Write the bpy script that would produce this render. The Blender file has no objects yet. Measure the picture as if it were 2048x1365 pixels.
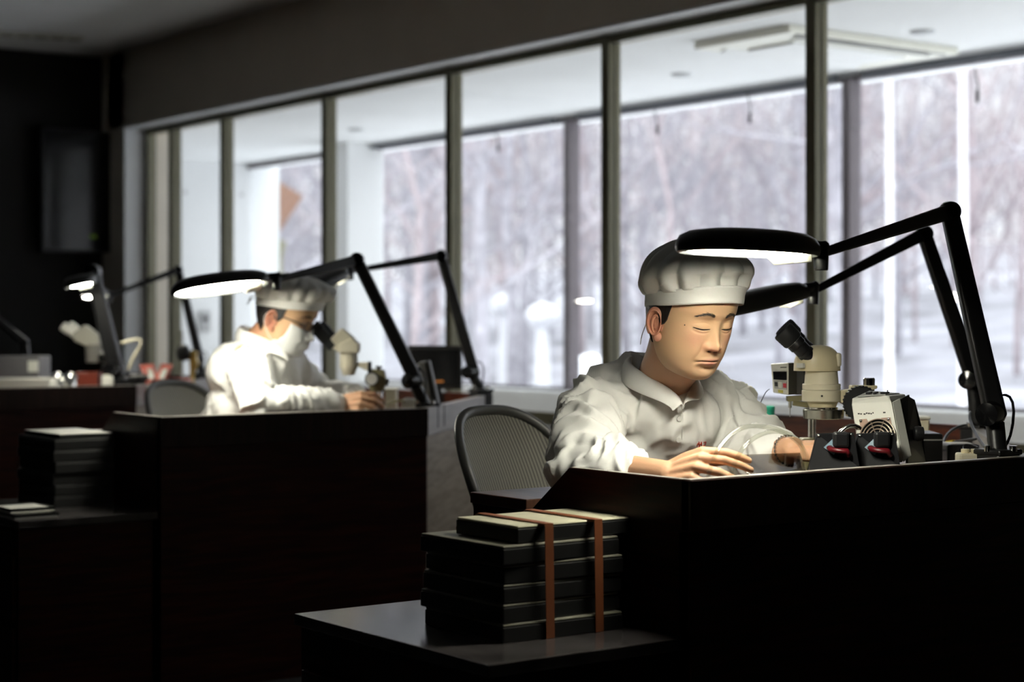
import bpy, bmesh, math, random
from mathutils import Vector, Matrix, noise
C = bpy.context.scene.collection
PI = math.pi
R = math.radians
# ---------------------------------------------------------------- camera
FPX = 3584.0; YAW = R(36.3); EYE = 1.08; HOR = 645.0
cam_d = bpy.data.cameras.new('camera'); cam = bpy.data.objects.new('camera', cam_d); C.objects.link(cam)
cam.location = (0, 0, EYE); cam.rotation_euler = (R(90), 0, -YAW)
cam_d.sensor_width = 36; cam_d.lens = 36 * FPX / 2048; cam_d.shift_y = -(682.5 - HOR) / 2048
cam_d.clip_end = 400; cam_d.clip_start = .05
cam_d.dof.use_dof = True; cam_d.dof.focus_distance = 3.62; cam_d.dof.aperture_fstop = 3.0
bpy.context.scene.camera = cam
vs = bpy.context.scene.view_settings
vs.view_transform = 'Standard'; vs.look = 'None'; vs.gamma = 1; vs.use_curve_mapping = False
vs.exposure = 0.0
# ---------------------------------------------------------------- sky: overcast winter day, zenith brighter than horizon
w = bpy.data.worlds.new('sky'); bpy.context.scene.world = w; w.use_nodes = True
nt = w.node_tree; nt.nodes.clear()
wo = nt.nodes.new('ShaderNodeOutputWorld'); bg = nt.nodes.new('ShaderNodeBackground')
tc = nt.nodes.new('ShaderNodeTexCoord'); sx = nt.nodes.new('ShaderNodeSeparateXYZ'); rp = nt.nodes.new('ShaderNodeValToRGB')
nt.links.new(tc.outputs['Generated'], sx.inputs[0]); nt.links.new(sx.outputs['Z'], rp.inputs[0])
nt.links.new(rp.outputs[0], bg.inputs[0]); nt.links.new(bg.outputs[0], wo.inputs[0])
rp.color_ramp.elements[0].position = 0.12; rp.color_ramp.elements[0].color = (.235, .238, .25, 1)
rp.color_ramp.elements[1].position = 1.0; rp.color_ramp.elements[1].color = (.93, .96, 1.0, 1)
bg.inputs[1].default_value = 6.0

# ---------------------------------------------------------------- helpers
def P(px, py, t):
    """world point seen at photo pixel (px,py) at forward distance t (metres)"""
    a = (px - 1024) / FPX * t; b = (HOR - py) / FPX * t
    return Vector((math.cos(YAW) * a + math.sin(YAW) * t, -math.sin(YAW) * a + math.cos(YAW) * t, EYE + b))
def PZ(px, py, z):
    return P(px, py, (EYE - z) * FPX / (py - HOR))
CR = Vector((math.cos(YAW), -math.sin(YAW), 0)); CF = Vector((math.sin(YAW), math.cos(YAW), 0)); UP = Vector((0, 0, 1))
def Vc(r, f, z): return CR * r + CF * f + UP * z

class MB:
    def __init__(s): s.v = []; s.f = []; s.m = []; s.mi = 0
    def add(s, vs, fs):
        o = len(s.v); s.v += [tuple(v) for v in vs]; s.f += [tuple(i + o for i in f) for f in fs]; s.m += [s.mi] * len(fs); return s
    def box(s, c, d, M=None):
        c = Vector(c); x, y, z = d[0] / 2, d[1] / 2, d[2] / 2
        vs = [Vector((i * x, j * y, k * z)) for k in (-1, 1) for j in (-1, 1) for i in (-1, 1)]
        if M: vs = [M @ v for v in vs]
        return s.add([c + v for v in vs], [(0, 2, 3, 1), (4, 5, 7, 6), (0, 1, 5, 4), (2, 6, 7, 3), (0, 4, 6, 2), (1, 3, 7, 5)])
    def bar(s, a, b, w, h, up=(0, 0, 1), w1=None, h1=None):
        a, b = Vector(a), Vector(b); d = (b - a).normalized(); up = Vector(up)
        x = d.cross(up)
        if x.length < 1e-4: x = d.cross(Vector((1, 0, 0)))
        x.normalize(); y = x.cross(d).normalized()
        w1 = w if w1 is None else w1; h1 = h if h1 is None else h1
        vs = [a + x * i * w / 2 + y * j * h / 2 for i, j in ((-1, -1), (1, -1), (1, 1), (-1, 1))] + [b + x * i * w1 / 2 + y * j * h1 / 2 for i, j in ((-1, -1), (1, -1), (1, 1), (-1, 1))]
        return s.add(vs, [(0, 3, 2, 1), (4, 5, 6, 7), (0, 1, 5, 4), (1, 2, 6, 5), (2, 3, 7, 6), (3, 0, 4, 7)])
    def prism(s, pts, z0, z1):
        n = len(pts); a = sum(pts[i][0] * pts[(i + 1) % n][1] - pts[(i + 1) % n][0] * pts[i][1] for i in range(n))
        if a < 0: pts = pts[::-1]
        return s.add([(p[0], p[1], z0) for p in pts] + [(p[0], p[1], z1) for p in pts],
                     [tuple(range(n))[::-1], tuple(range(n, 2 * n))] + [(i, (i + 1) % n, n + (i + 1) % n, n + i) for i in range(n)])
    def ext(s, pts, vec):
        """extrude a planar 3D polygon along vec"""
        n = len(pts); pts = [Vector(p) for p in pts]; vec = Vector(vec)
        return s.add(pts + [p + vec for p in pts], [tuple(range(n))[::-1], tuple(range(n, 2 * n))] + [(i, (i + 1) % n, n + (i + 1) % n, n + i) for i in range(n)])
    def tube(s, pts, r, seg=10, caps=True, flat=1.0, upv=None):
        pts = [Vector(p) for p in pts]; n = len(pts); rs = r if isinstance(r, (list, tuple)) else [r] * n
        d0 = (pts[1] - pts[0]).normalized()
        x = Vector(upv).cross(d0) if upv else (d0.cross(UP) if abs(d0.z) < .95 else d0.cross(Vector((1, 0, 0))))
        x.normalize(); vs = []; fs = []
        for i, p in enumerate(pts):
            d = (pts[min(i + 1, n - 1)] - pts[max(i - 1, 0)]).normalized()
            x = (x - d * x.dot(d)); x.normalize(); y = d.cross(x)
            for k in range(seg):
                a = 2 * PI * k / seg; vs.append(p + (x * math.cos(a) + y * math.sin(a) * flat) * rs[i])
        for i in range(n - 1):
            for k in range(seg):
                fs.append((i * seg + k, i * seg + (k + 1) % seg, (i + 1) * seg + (k + 1) % seg, (i + 1) * seg + k))
        if caps: fs += [tuple(range(seg))[::-1], tuple(range((n - 1) * seg, n * seg))]
        return s.add(vs, fs)
    def cyl(s, a, b, r, r1=None, seg=24): return s.tube([a, b], [r, r if r1 is None else r1], seg)
    def lathe(s, prof, o=(0, 0, 0), axis=(0, 0, 1), seg=28, close=True):
        o = Vector(o); ax = Vector(axis).normalized(); x = ax.cross(Vector((0, 1, 0)) if abs(ax.y) < .9 else Vector((1, 0, 0))).normalized(); y = ax.cross(x)
        vs = [o + ax * h + (x * math.cos(2 * PI * k / seg) + y * math.sin(2 * PI * k / seg)) * r for r, h in prof for k in range(seg)]
        n = len(prof); fs = [(i * seg + k, i * seg + (k + 1) % seg, (i + 1) * seg + (k + 1) % seg, (i + 1) * seg + k) for i in range(n - 1) for k in range(seg)]
        if close: fs += [tuple(range(seg))[::-1], tuple(range((n - 1) * seg, n * seg))]
        return s.add(vs, fs)
    def ball(s, c, rad, M=None, nu=20, nv=12):
        c = Vector(c); rad = rad if isinstance(rad, (tuple, list)) else (rad,) * 3; vs = []; fs = []
        for j in range(1, nv):
            th = PI * j / nv
            for i in range(nu):
                ph = 2 * PI * i / nu
                vs.append(Vector((rad[0] * math.sin(th) * math.cos(ph), rad[1] * math.sin(th) * math.sin(ph), rad[2] * math.cos(th))))
        top = len(vs); vs += [Vector((0, 0, rad[2])), Vector((0, 0, -rad[2]))]
        for j in range(nv - 2):
            for i in range(nu): fs.append((j * nu + i, (j + 1) * nu + i, (j + 1) * nu + (i + 1) % nu, j * nu + (i + 1) % nu))
        for i in range(nu):
            fs.append((top, i, (i + 1) % nu)); fs.append((top + 1, (nv - 2) * nu + (i + 1) % nu, (nv - 2) * nu + i))
        if M: vs = [M @ v for v in vs]
        return s.add([c + v for v in vs], fs)
    def grid(s, fn, nu, nv, cu=False, cv=False):
        vs = [fn(i / (nu if cu else nu - 1), j / (nv if cv else nv - 1)) for j in range(nv) for i in range(nu)]
        fs = [(j * nu + i, j * nu + (i + 1) % nu, ((j + 1) % nv) * nu + (i + 1) % nu, ((j + 1) % nv) * nu + i)
              for j in range(nv if cv else nv - 1) for i in range(nu if cu else nu - 1)]
        return s.add(vs, fs)
    def xf(s, M): s.v = [tuple(M @ Vector(v)) for v in s.v]; return s
    def mesh(s, name='m'):
        me = bpy.data.meshes.new(name); me.from_pydata(s.v, [], s.f); me.update()
        bm = bmesh.new(); bm.from_mesh(me); bmesh.ops.recalc_face_normals(bm, faces=bm.faces); bm.to_mesh(me); bm.free()
        return me

RM = {}
def tag(o, label=None, cat=None, group=None, kind=None):
    if label: o['label'] = label
    if cat: o['category'] = cat
    if group: o['group'] = group
    if kind: o['kind'] = kind
    return o
def thing(name, label, cat, loc=(0, 0, 0), rz=0, group=None):
    o = bpy.data.objects.new(name, None); C.objects.link(o); o.empty_display_size = .05
    o.location = loc; o.rotation_euler = (0, 0, rz)
    RM[o] = Matrix.Translation(Vector(loc)) @ Matrix.Rotation(rz, 4, 'Z')
    return tag(o, label, cat, group)
def obj(name, mb, mats, parent=None, bev=0, smooth=False, world=True, label=None, sub=0, seg=2, solid=0):
    """link as ONE mesh object; world=True: mb is in world coordinates, else in the root's own"""
    me = mb.mesh(name) if isinstance(mb, MB) else mb
    mats = mats if isinstance(mats, (list, tuple)) else [mats]
    for m in mats: me.materials.append(m)
    if isinstance(mb, MB) and len(mats) > 1:
        for p, i in zip(me.polygons, mb.m): p.material_index = i
    o = bpy.data.objects.new(name, me); C.objects.link(o)
    if parent is not None:
        o.parent = parent; RM[o] = RM[parent]
        if world: me.transform(RM[parent].inverted())
    else: RM[o] = Matrix()
    if smooth:
        me.shade_smooth()
        if smooth != 'all':
            me.set_sharp_from_angle(angle=R(smooth if smooth is not True and smooth > 1 else 40))
    if solid:
        md = o.modifiers.new('solid', 'SOLIDIFY'); md.thickness = solid; md.offset = 0
    if bev:
        md = o.modifiers.new('bevel', 'BEVEL'); md.width = bev; md.segments = seg; md.limit_method = 'ANGLE'; md.angle_limit = R(35)
    if sub:
        md = o.modifiers.new('sub', 'SUBSURF'); md.levels = sub; md.render_levels = sub
    if label: o['label'] = label
    return o
def struct(name, mb, m, parent=None, **k):
    o = obj(name, mb, m, parent, **k)
    if parent is None: o['kind'] = 'structure'
    return o
def dup(root, loc=None, rz=None, label=None, group=None):
    def cp(o, par):
        c = o.copy(); C.objects.link(c); c.parent = par
        for ch in o.children: cp(ch, c)
        return c
    r = cp(root, None)
    if loc is not None: r.location = loc
    if rz is not None: r.rotation_euler = (0, 0, rz)
    RM[r] = Matrix.Translation(r.location) @ Matrix.Rotation(r.rotation_euler[2], 4, 'Z')
    if label: r['label'] = label
    if group: r['group'] = group
    return r

def mat(name, col, rough=.5, metal=0, var=0, vscale=8, bump=0, bscale=60, emit=None, estr=0, spec=.5, trans=0, ior=1.45, sss=0, coat=0, stretch=(1, 1, 1), col2=None, alpha=1, sheen=0):
    m = bpy.data.materials.new(name); m.use_nodes = True; n = m.node_tree; b = n.nodes['Principled BSDF']
    b.inputs['Base Color'].default_value = (*col, 1); b.inputs['Roughness'].default_value = rough; b.inputs['Metallic'].default_value = metal
    b.inputs['Specular IOR Level'].default_value = spec; b.inputs['Transmission Weight'].default_value = trans; b.inputs['IOR'].default_value = ior
    b.inputs['Coat Weight'].default_value = coat; b.inputs['Coat Roughness'].default_value = .12; b.inputs['Alpha'].default_value = alpha
    if sheen: b.inputs['Sheen Weight'].default_value = sheen
    if sss:
        b.inputs['Subsurface Weight'].default_value = sss; b.inputs['Subsurface Radius'].default_value = (1, .35, .2); b.inputs['Subsurface Scale'].default_value = .006
    if emit: b.inputs['Emission Color'].default_value = (*emit, 1); b.inputs['Emission Strength'].default_value = estr
    if var or bump:
        t = n.nodes.new('ShaderNodeTexCoord'); mp = n.nodes.new('ShaderNodeMapping'); mp.inputs['Scale'].default_value = stretch
        n.links.new(t.outputs['Object'], mp.inputs[0])
    if var:
        z = n.nodes.new('ShaderNodeTexNoise'); z.inputs['Scale'].default_value = vscale; z.inputs['Detail'].default_value = 5
        r = n.nodes.new('ShaderNodeValToRGB'); n.links.new(mp.outputs[0], z.inputs[0]); n.links.new(z.outputs[0], r.inputs[0])
        c2 = col2 or tuple(min(1, c * (1 + var)) for c in col)
        r.color_ramp.elements[0].position = .3; r.color_ramp.elements[1].position = .7
        r.color_ramp.elements[0].color = (*[c * (1 - var) for c in col], 1); r.color_ramp.elements[1].color = (*c2, 1)
        n.links.new(r.outputs[0], b.inputs['Base Color'])
    if bump:
        z = n.nodes.new('ShaderNodeTexNoise'); z.inputs['Scale'].default_value = bscale; z.inputs['Detail'].default_value = 4
        u = n.nodes.new('ShaderNodeBump'); u.inputs['Strength'].default_value = bump; u.inputs['Distance'].default_value = .002
        n.links.new(mp.outputs[0], z.inputs[0]); n.links.new(z.outputs[0], u.inputs['Height']); n.links.new(u.outputs[0], b.inputs['Normal'])
    return m
def glassmat(name, tint=(.96, .98, .97), refl=1.0, f0=.04, rough=0.0):
    """clear sheet: transparent with a fresnel reflection that is the same from both sides"""
    m = bpy.data.materials.new(name); m.use_nodes = True; n = m.node_tree; n.nodes.clear()
    o = n.nodes.new('ShaderNodeOutputMaterial'); mx = n.nodes.new('ShaderNodeMixShader'); t = n.nodes.new('ShaderNodeBsdfTransparent'); g = n.nodes.new('ShaderNodeBsdfGlossy')
    lw = n.nodes.new('ShaderNodeLayerWeight'); pw = n.nodes.new('ShaderNodeMath'); pw.operation = 'POWER'; pw.inputs[1].default_value = 5
    ma = n.nodes.new('ShaderNodeMath'); ma.operation = 'MULTIPLY_ADD'; ma.inputs[1].default_value = 1 - f0; ma.inputs[2].default_value = f0
    n.links.new(lw.outputs['Facing'], pw.inputs[0]); n.links.new(pw.outputs[0], ma.inputs[0])
    t.inputs[0].default_value = (*tint, 1); g.inputs['Roughness'].default_value = rough; g.inputs[0].default_value = (refl, refl, refl, 1)
    n.links.new(ma.outputs[0], mx.inputs[0]); n.links.new(t.outputs[0], mx.inputs[1]); n.links.new(g.outputs[0], mx.inputs[2]); n.links.new(mx.outputs[0], o.inputs[0])
    return m
def woodmat(name, c1, c2, rough=.25, scale=(1.2, 1.2, 14), spec=.5, coat=0):
    m = mat(name, c1, rough, spec=spec, coat=coat); n = m.node_tree; b = n.nodes['Principled BSDF']
    t = n.nodes.new('ShaderNodeTexCoord'); mp = n.nodes.new('ShaderNodeMapping'); mp.inputs['Scale'].default_value = scale
    z = n.nodes.new('ShaderNodeTexNoise'); z.inputs['Scale'].default_value = 3; z.inputs['Detail'].default_value = 8; z.inputs['Distortion'].default_value = 1.2
    r = n.nodes.new('ShaderNodeValToRGB'); r.color_ramp.elements[0].position = .38; r.color_ramp.elements[1].position = .66
    r.color_ramp.elements[0].color = (*c1, 1); r.color_ramp.elements[1].color = (*c2, 1)
    n.links.new(t.outputs['Object'], mp.inputs[0]); n.links.new(mp.outputs[0], z.inputs[0]); n.links.new(z.outputs[0], r.inputs[0]); n.links.new(r.outputs[0], b.inputs['Base Color'])
    return m
M = {}
M['wall'] = mat('wall_paint', (.72, .66, .56), .85, var=.05, vscale=3)
M['ceil'] = mat('ceiling_paint', (.8, .79, .78), .9, var=.04, vscale=2)
M['white'] = mat('white_paint', (.86, .87, .87), .7, var=.02, vscale=3)
M['cream_wall'] = mat('corridor_paint', (.8, .81, .81), .8, var=.03, vscale=2)
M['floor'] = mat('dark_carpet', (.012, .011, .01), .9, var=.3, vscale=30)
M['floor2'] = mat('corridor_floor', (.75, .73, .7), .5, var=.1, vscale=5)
M['olive'] = mat('olive_aluminium', (.19, .18, .12), .45, metal=.3, var=.06, vscale=12)
M['mauve'] = mat('grey_aluminium', (.16, .14, .15), .4, metal=.2, var=.05)
M['glass'] = glassmat('partition_glass', (.985, .99, .985))
M['glass2'] = glassmat('window_glass', (.97, .98, .985), .6)
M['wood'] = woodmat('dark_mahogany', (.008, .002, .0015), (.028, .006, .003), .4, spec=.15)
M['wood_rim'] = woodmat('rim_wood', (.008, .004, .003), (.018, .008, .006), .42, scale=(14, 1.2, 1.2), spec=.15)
M['wood_end'] = woodmat('window_lit_veneer', (.14, .11, .08), (.26, .21, .16), .45)  # veneer lightened, window light put into its colour
M['wood_red'] = woodmat('inner_mahogany', (.035, .008, .004), (.15, .035, .014), .35, scale=(1.5, 1.5, 18))
M['wood_top'] = woodmat('worktop_wood', (.05, .024, .015), (.14, .065, .04), .3, scale=(10, 1.2, 1))
M['black'] = mat('black_plastic', (.012, .012, .013), .35, bump=.1, bscale=300)
M['blackgloss'] = mat('black_gloss', (.008, .008, .009), .12)
M['chrome'] = mat('chrome', (.75, .75, .73), .12, metal=1)
M['steel'] = mat('brushed_steel', (.5, .5, .47), .3, metal=1)
M['tube'] = mat('fluorescent_tube', (.9, .9, .85), .4, emit=(1, .97, .83), estr=80)
M['lampwhite'] = mat('reflector_white', (.85, .86, .8), .3)
# ================================================================= the room shell
WF, WG, WW = 4.765, 4.93, 6.93          # wall face, glass line, outer window line (X); the partition runs along Y
ZC, ZC2, ZH, ZS = EYE + 1.726, EYE + 1.30, EYE + 1.249, .62
YE = 10.66; YFAR = 11.0; YEND = 13.1
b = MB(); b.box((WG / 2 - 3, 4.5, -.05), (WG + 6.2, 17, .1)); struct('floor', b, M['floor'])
b = MB(); b.box((WG / 2 - 3, 4.5, ZC + .05), (WG + 6.2, 17, .1)); struct('ceiling', b, M['ceil'])
b = MB(); b.box((WF + .2, 7.23, (ZH + ZC) / 2), (.4, 7.36, ZC - ZH))          # bulkhead over the glass partition
b.box((WF + .2, 7.1, .31), (.4, 7.1, .58)); b.box((WF + .2, (YE + YFAR + .25) / 2, (ZC) / 2), (.4, YFAR + .25 - YE, ZC))
b.box((WF + .2, -.3, ZC / 2), (.4, 7.7, ZC)); struct('wall_right', b, M['wall'])  # last box: solid stretch out of view, added to keep window light off the fronts
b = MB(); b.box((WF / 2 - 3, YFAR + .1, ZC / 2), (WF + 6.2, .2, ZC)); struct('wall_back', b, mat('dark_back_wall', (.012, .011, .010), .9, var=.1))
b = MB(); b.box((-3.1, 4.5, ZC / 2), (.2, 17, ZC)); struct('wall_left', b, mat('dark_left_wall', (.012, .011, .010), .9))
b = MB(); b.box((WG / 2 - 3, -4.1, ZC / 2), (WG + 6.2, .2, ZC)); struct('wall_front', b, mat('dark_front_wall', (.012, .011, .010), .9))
# white lining of the opening (soffit + jamb + sill)
b = MB(); b.box((WF + .09, 7.1, ZH - .006), (.17, 7.1, .012)); b.box((WF + .085, YE + .0, (ZH + ZS) / 2), (.17, .02, ZH - ZS)); struct('trim_1', b, M['white'])
b = MB(); b.box((WF + .1, 7.1, ZS - .01), (.24, 7.1, .025)); struct('trim_2', b, M['olive'])
# corridor behind the glass
b = MB(); b.box((6.1, 5.1, ZC2 + .05), (1.86, 16.4, .1)); struct('ceiling_corridor', b, M['cream_wall'])
b = MB(); b.box((6.1, 5.1, -.05), (1.86, 16.4, .1)); struct('floor_corridor', b, M['floor2'])
b = MB(); b.box(((WG + WW) / 2 + .1, YEND + .1, ZC2 / 2), (WW - WG + .4, .2, ZC2)); struct('wall_corridor_end', b, M['cream_wall'])
b = MB(); b.box((WG + .22, (YFAR + YEND) / 2 + .05, ZC2 / 2), (.08, YEND - YFAR, ZC2)); struct('wall_corridor_side', b, M['cream_wall'])
b = MB(); b.box((WW + .1, 5.1, .31), (.22, 16.4, .62)); b.box((WW + .02, 5.1, .635), (.34, 16.4, .03)); struct('wall_window', b, M['cream_wall'])
b = MB(); b.box((WW + .14, 5.1, ZC2 - .005), (.16, 16.4, .05)); b.box((WW + .1, 5.1, ZC2 + .3), (.3, 16.4, .5)); struct('trim_3', b, M['white'])
b = MB(); b.box((WW - .1, 11.24, ZC2 / 2), (.3, .3, ZC2)); struct('trim_4', b, M['white'])
# outer windows, one per post
ZW0, ZW1 = .65, EYE + 1.265
posts = [13.55, 11.19, 8.83, 6.475, 4.11, 1.75, -.6]
for i in range(len(posts) - 1):
    y1, y0 = posts[i], posts[i + 1]
    b = MB(); b.box((WW + .02, y0, (ZW0 + ZW1) / 2), (.085, .055, ZW1 - ZW0))
    b.box((WW + .03, (y0 + y1) / 2, ZW1), (.05, y1 - y0, .022)); b.box((WW + .03, (y0 + y1) / 2, ZW0 + .008), (.05, y1 - y0, .022))
    o = struct('window_%d' % (i + 8), b, M['mauve'])
    g = MB(); g.box((WW + .03, (y0 + y1) / 2, (ZW0 + ZW1) / 2), (.006, y1 - y0 - .05, ZW1 - ZW0 - .02)); obj('glass_pane', g, M['glass2'], o, world=False)
# partition bays between olive mullions
mul = [10.62, 10.27, 9.57, 8.38, 7.19, 5.99, 4.77, 3.56]
for i in range(len(mul) - 1):
    y1, y0 = mul[i], mul[i + 1]
    b = MB()
    for dx in (-.02, .02): b.box((WG + dx, y0, (ZH + ZS) / 2), (.028, .052, ZH - ZS - .01))
    b.box((WG, y0, (ZH + ZS) / 2), (.03, .034, ZH - ZS - .02))
    b.box((WG, (y0 + y1) / 2, ZH - .03), (.06, y1 - y0 - .052, .034)); b.box((WG, (y0 + y1) / 2, ZS + .03), (.06, y1 - y0 - .052, .05))
    if i == 0: b.box((WG, y1, (ZH + ZS) / 2), (.06, .04, ZH - ZS))
    o = struct('window_%d' % (i + 1), b, M['olive'], bev=.002)
    g = MB(); g.box((WG, (y0 + y1) / 2, (ZH + ZS) / 2 - .01), (.006, y1 - y0 - .05, ZH - ZS - .07)); obj('glass_pane', g, M['glass'], o, world=False)
# ------------------------------------------------- corridor fittings
M['rail'] = mat('blind_fabric', (.12, .13, .15), .7)
for i, (y, lab) in enumerate(((7.6, 'rolled-up dark blind above the window between the two dark posts'), (10.0, 'rolled-up dark blind above the window beside the white column'), (5.25, 'rolled-up dark blind above the rightmost window, past the right dark post'))):
    r = thing('roller_blind', lab, 'blind', (WW - .05, y, ZW1), 0, 'rolled-up roller blinds'); b = MB(); b.cyl((WW - .05, y - 1.08, ZW1 + .006), (WW - .05, y + 1.08, ZW1 + .006), .016, seg=12); obj('blind_roll', b, M['rail'], r, smooth=True)
cords = [(1500, 190, 235), (1955, 145, 192), (996, 268, 295), (1315, 232, 258)]
labs = ['black blind pull cord hanging over the snowy trees left of the thick right mullion', 'black blind pull cord at the upper right edge of the picture', 'faint blind pull cord between the left pair of middle mullions', 'faint blind pull cord right of the fourth mullion']
for (px, y0, y1), lb in zip(cords, labs):
    r0 = (px - 1024) / FPX; k = (math.cos(YAW) - math.sin(YAW) * r0) / (math.sin(YAW) + math.cos(YAW) * r0); t = (math.sin(YAW) + math.cos(YAW) * k) * (WW - .06)
    a = P(px - 6, y0 - 10, t); c = P(px, y1, t); r = thing('blind_cord', lb, 'cord', c); b = MB()
    b.tube([a, a.lerp(c, .3) + Vector((0, -.006, -.006)), a.lerp(c, .65) + Vector((0, -.012, 0)), c], .0035, 6); obj('cord', b, M['black'], r, smooth=True)
    b = MB(); b.lathe([(.004, .03), (.009, .02), (.009, -.02), (.004, -.035)], c, seg=10); obj('toggle', b, M['black'], r, smooth=True)
# air conditioner
M['acwhite'] = mat('off_white_plastic', (.78, .77, .68), .5)
zc = ZC2
r = thing('air_conditioner', 'white ceiling cassette air conditioner seen through the glass at upper right', 'air conditioner', (6.15, 5.88, zc))
b = MB(); b.box((6.15, 5.88, zc - .018), (1.12, .62, .036)); obj('panel', b, M['acwhite'], r, bev=.008)
b = MB(); b.box((6.15, 5.88, zc - .042), (.74, .3, .014)); obj('grille', b, M['white'], r, bev=.003)
for y in (5.66, 6.10):
    b = MB(); b.box((6.15, y, zc - .04), (.9, .055, .006), Matrix.Rotation(R(14 if y < 5.8 else -14), 3, 'X')); obj('louvre', b, M['white'], r)
b = MB(); b.box((6.15, 5.6, zc - .038), (.98, .02, .004)); obj('slot', b, M['black'], r)
for (px, py, lab) in ((1363, 148, 'small round ceiling disc left of the air conditioner'), (1845, 62, 'round ceiling disc above the right end of the air conditioner'), (712, 258, 'faint round ceiling disc nearest the white column')):
    p = P(px, py, (zc - EYE) * FPX / (HOR - py)); r = thing('ceiling_sensor', lab, 'ceiling sensor', p)
    b = MB(); b.lathe([(.055, 0), (.055, -.006), (.04, -.014)], (p.x, p.y, zc), seg=20); obj('disc', b, mat('sensor_grey', (.45, .46, .47), .5), r, smooth=True)
# wall switch on the corridor end wall
p = Vector((0, 0, 0)); q = P(408, 643, 11); t = (YEND) / (q.y / 11); q = P(408, 643, t)
r = thing('control_panel', 'grey control plate on the white corridor wall, left of the masked person', 'control panel', (q.x, YEND - .02, q.z))
b = MB(); b.box((q.x, YEND - .01, q.z), (.10, .02, .17)); obj('plate', b, mat('plate_grey', (.42, .42, .42), .5), r, bev=.004)
b = MB(); b.box((q.x, YEND - .023, q.z + .02), (.05, .006, .03)); obj('display', b, M['black'], r)
for px, py, i in ((370, 385, 1), (483, 390, 2)):
    t = YEND / (P(px, py, 1).y); q = P(px, py, t); b = MB(); b.cyl((q.x, YEND, q.z), (q.x, YEND - .012, q.z), .013, seg=12)
    tag(obj('wall_bolt', b, mat('bolt_grey', (.4, .4, .4), .5), smooth=True), 'small grey bolt head on the white corridor wall, %s' % ('left of the tall mullion' if i == 1 else 'right of the tall mullion'), 'bolt')
# television on the dark back wall
q0, q1 = P(88, 270, 1), P(200, 505, 1)
t = (YFAR - .12) / q1.y; a = P(205, 262, t); c = P(90, 505, t)
r = thing('television', 'black wall-mounted flat television on the dark back wall at far left', 'television', ((a.x + c.x) / 2, YFAR - .06, (a.z + c.z) / 2))
b = MB(); b.box(((a.x + c.x) / 2, YFAR - .09, (a.z + c.z) / 2), (a.x - c.x + .2, .06, a.z - c.z)); obj('housing', b, mat('tv_plastic', (.02, .02, .022), .3), r, bev=.006)
b = MB(); b.box(((a.x + c.x) / 2, YFAR - .122, (a.z + c.z) / 2), (a.x - c.x + .17, .004, a.z - c.z - .03)); obj('screen', b, M['blackgloss'], r)
b = MB(); b.box(((a.x + c.x) / 2, YFAR - .035, (a.z + c.z) / 2), (.3, .05, .3)); obj('bracket', b, M['black'], r)
b = MB(); b.box((a.x - .06, YFAR - .124, c.z + .1), (.04, .003, .02)); obj('status_light', b, mat('green_led', (.1, .2, .02), .5, emit=(.3, .5, .05), estr=.08), r, label='dim green standby light')
# ceiling vent strip
zz = ZC; pa = P(0, 66, (zz - EYE) * FPX / (HOR - 66)); pb = P(165, 76, (zz - EYE) * FPX / (HOR - 76)); d = (pb - pa).normalized()
r = thing('ceiling_vent', 'pale slotted vent strip on the ceiling at the upper left', 'vent', (pa.x, pa.y, zz))
b = MB(); pa = pa - d * .5; b.bar(pa - UP * .006, pb - UP * .006, .16, .012); obj('frame', b, mat('vent_white', (.6, .58, .5), .6), r)
L = (pb - pa).length; x = d.cross(UP)
for k in range(10):
    b = MB(); c = pa + d * (L * (k + .5) / 10) - UP * .014; b.bar(c - d * L * .035, c + d * L * .035, .06, .006); obj('slot', b, mat('slot_dark', (.2, .18, .14), .6) if k == 0 else bpy.data.materials['slot_dark'], r)
# ================================================================= outside
random.seed(7)
def gz(x, y): return -.55 + max(0, (x - 22)) * .075 + .25 * noise.noise(Vector((x * .1, y * .1, 0))) 
b = MB()
def gfn(u, v):
    x = WW + .3 + (u ** 1.6) * 160; y = -90 + v * 260
    return Vector((x, y, gz(x, y)))
b.grid(gfn, 50, 70); 
GM = [mat('snow', (.88, .89, .92), .8, var=.03, vscale=1), mat('forest_floor', (.20, .195, .215), .9, var=.35, vscale=.35, col2=(.39, .39, .43))]
gr = struct('ground_snow', b, GM, smooth='all')
for p in gr.data.polygons: p.material_index = 1 if p.center.x > 17 + 2 * noise.noise(p.center * .3) else 0
M['hazy_bark'] = mat('hazy_bark', (.38, .365, .40), .9, var=.3, vscale=6); M['hazy_bark2'] = mat('hazy_bark_red', (.44, .375, .39), .9, var=.3, vscale=6)  # bark paled towards lavender, haze put into its colour
M['birch'] = mat('birch_bark', (.75, .74, .76), .8, var=.12, vscale=9)
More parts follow.
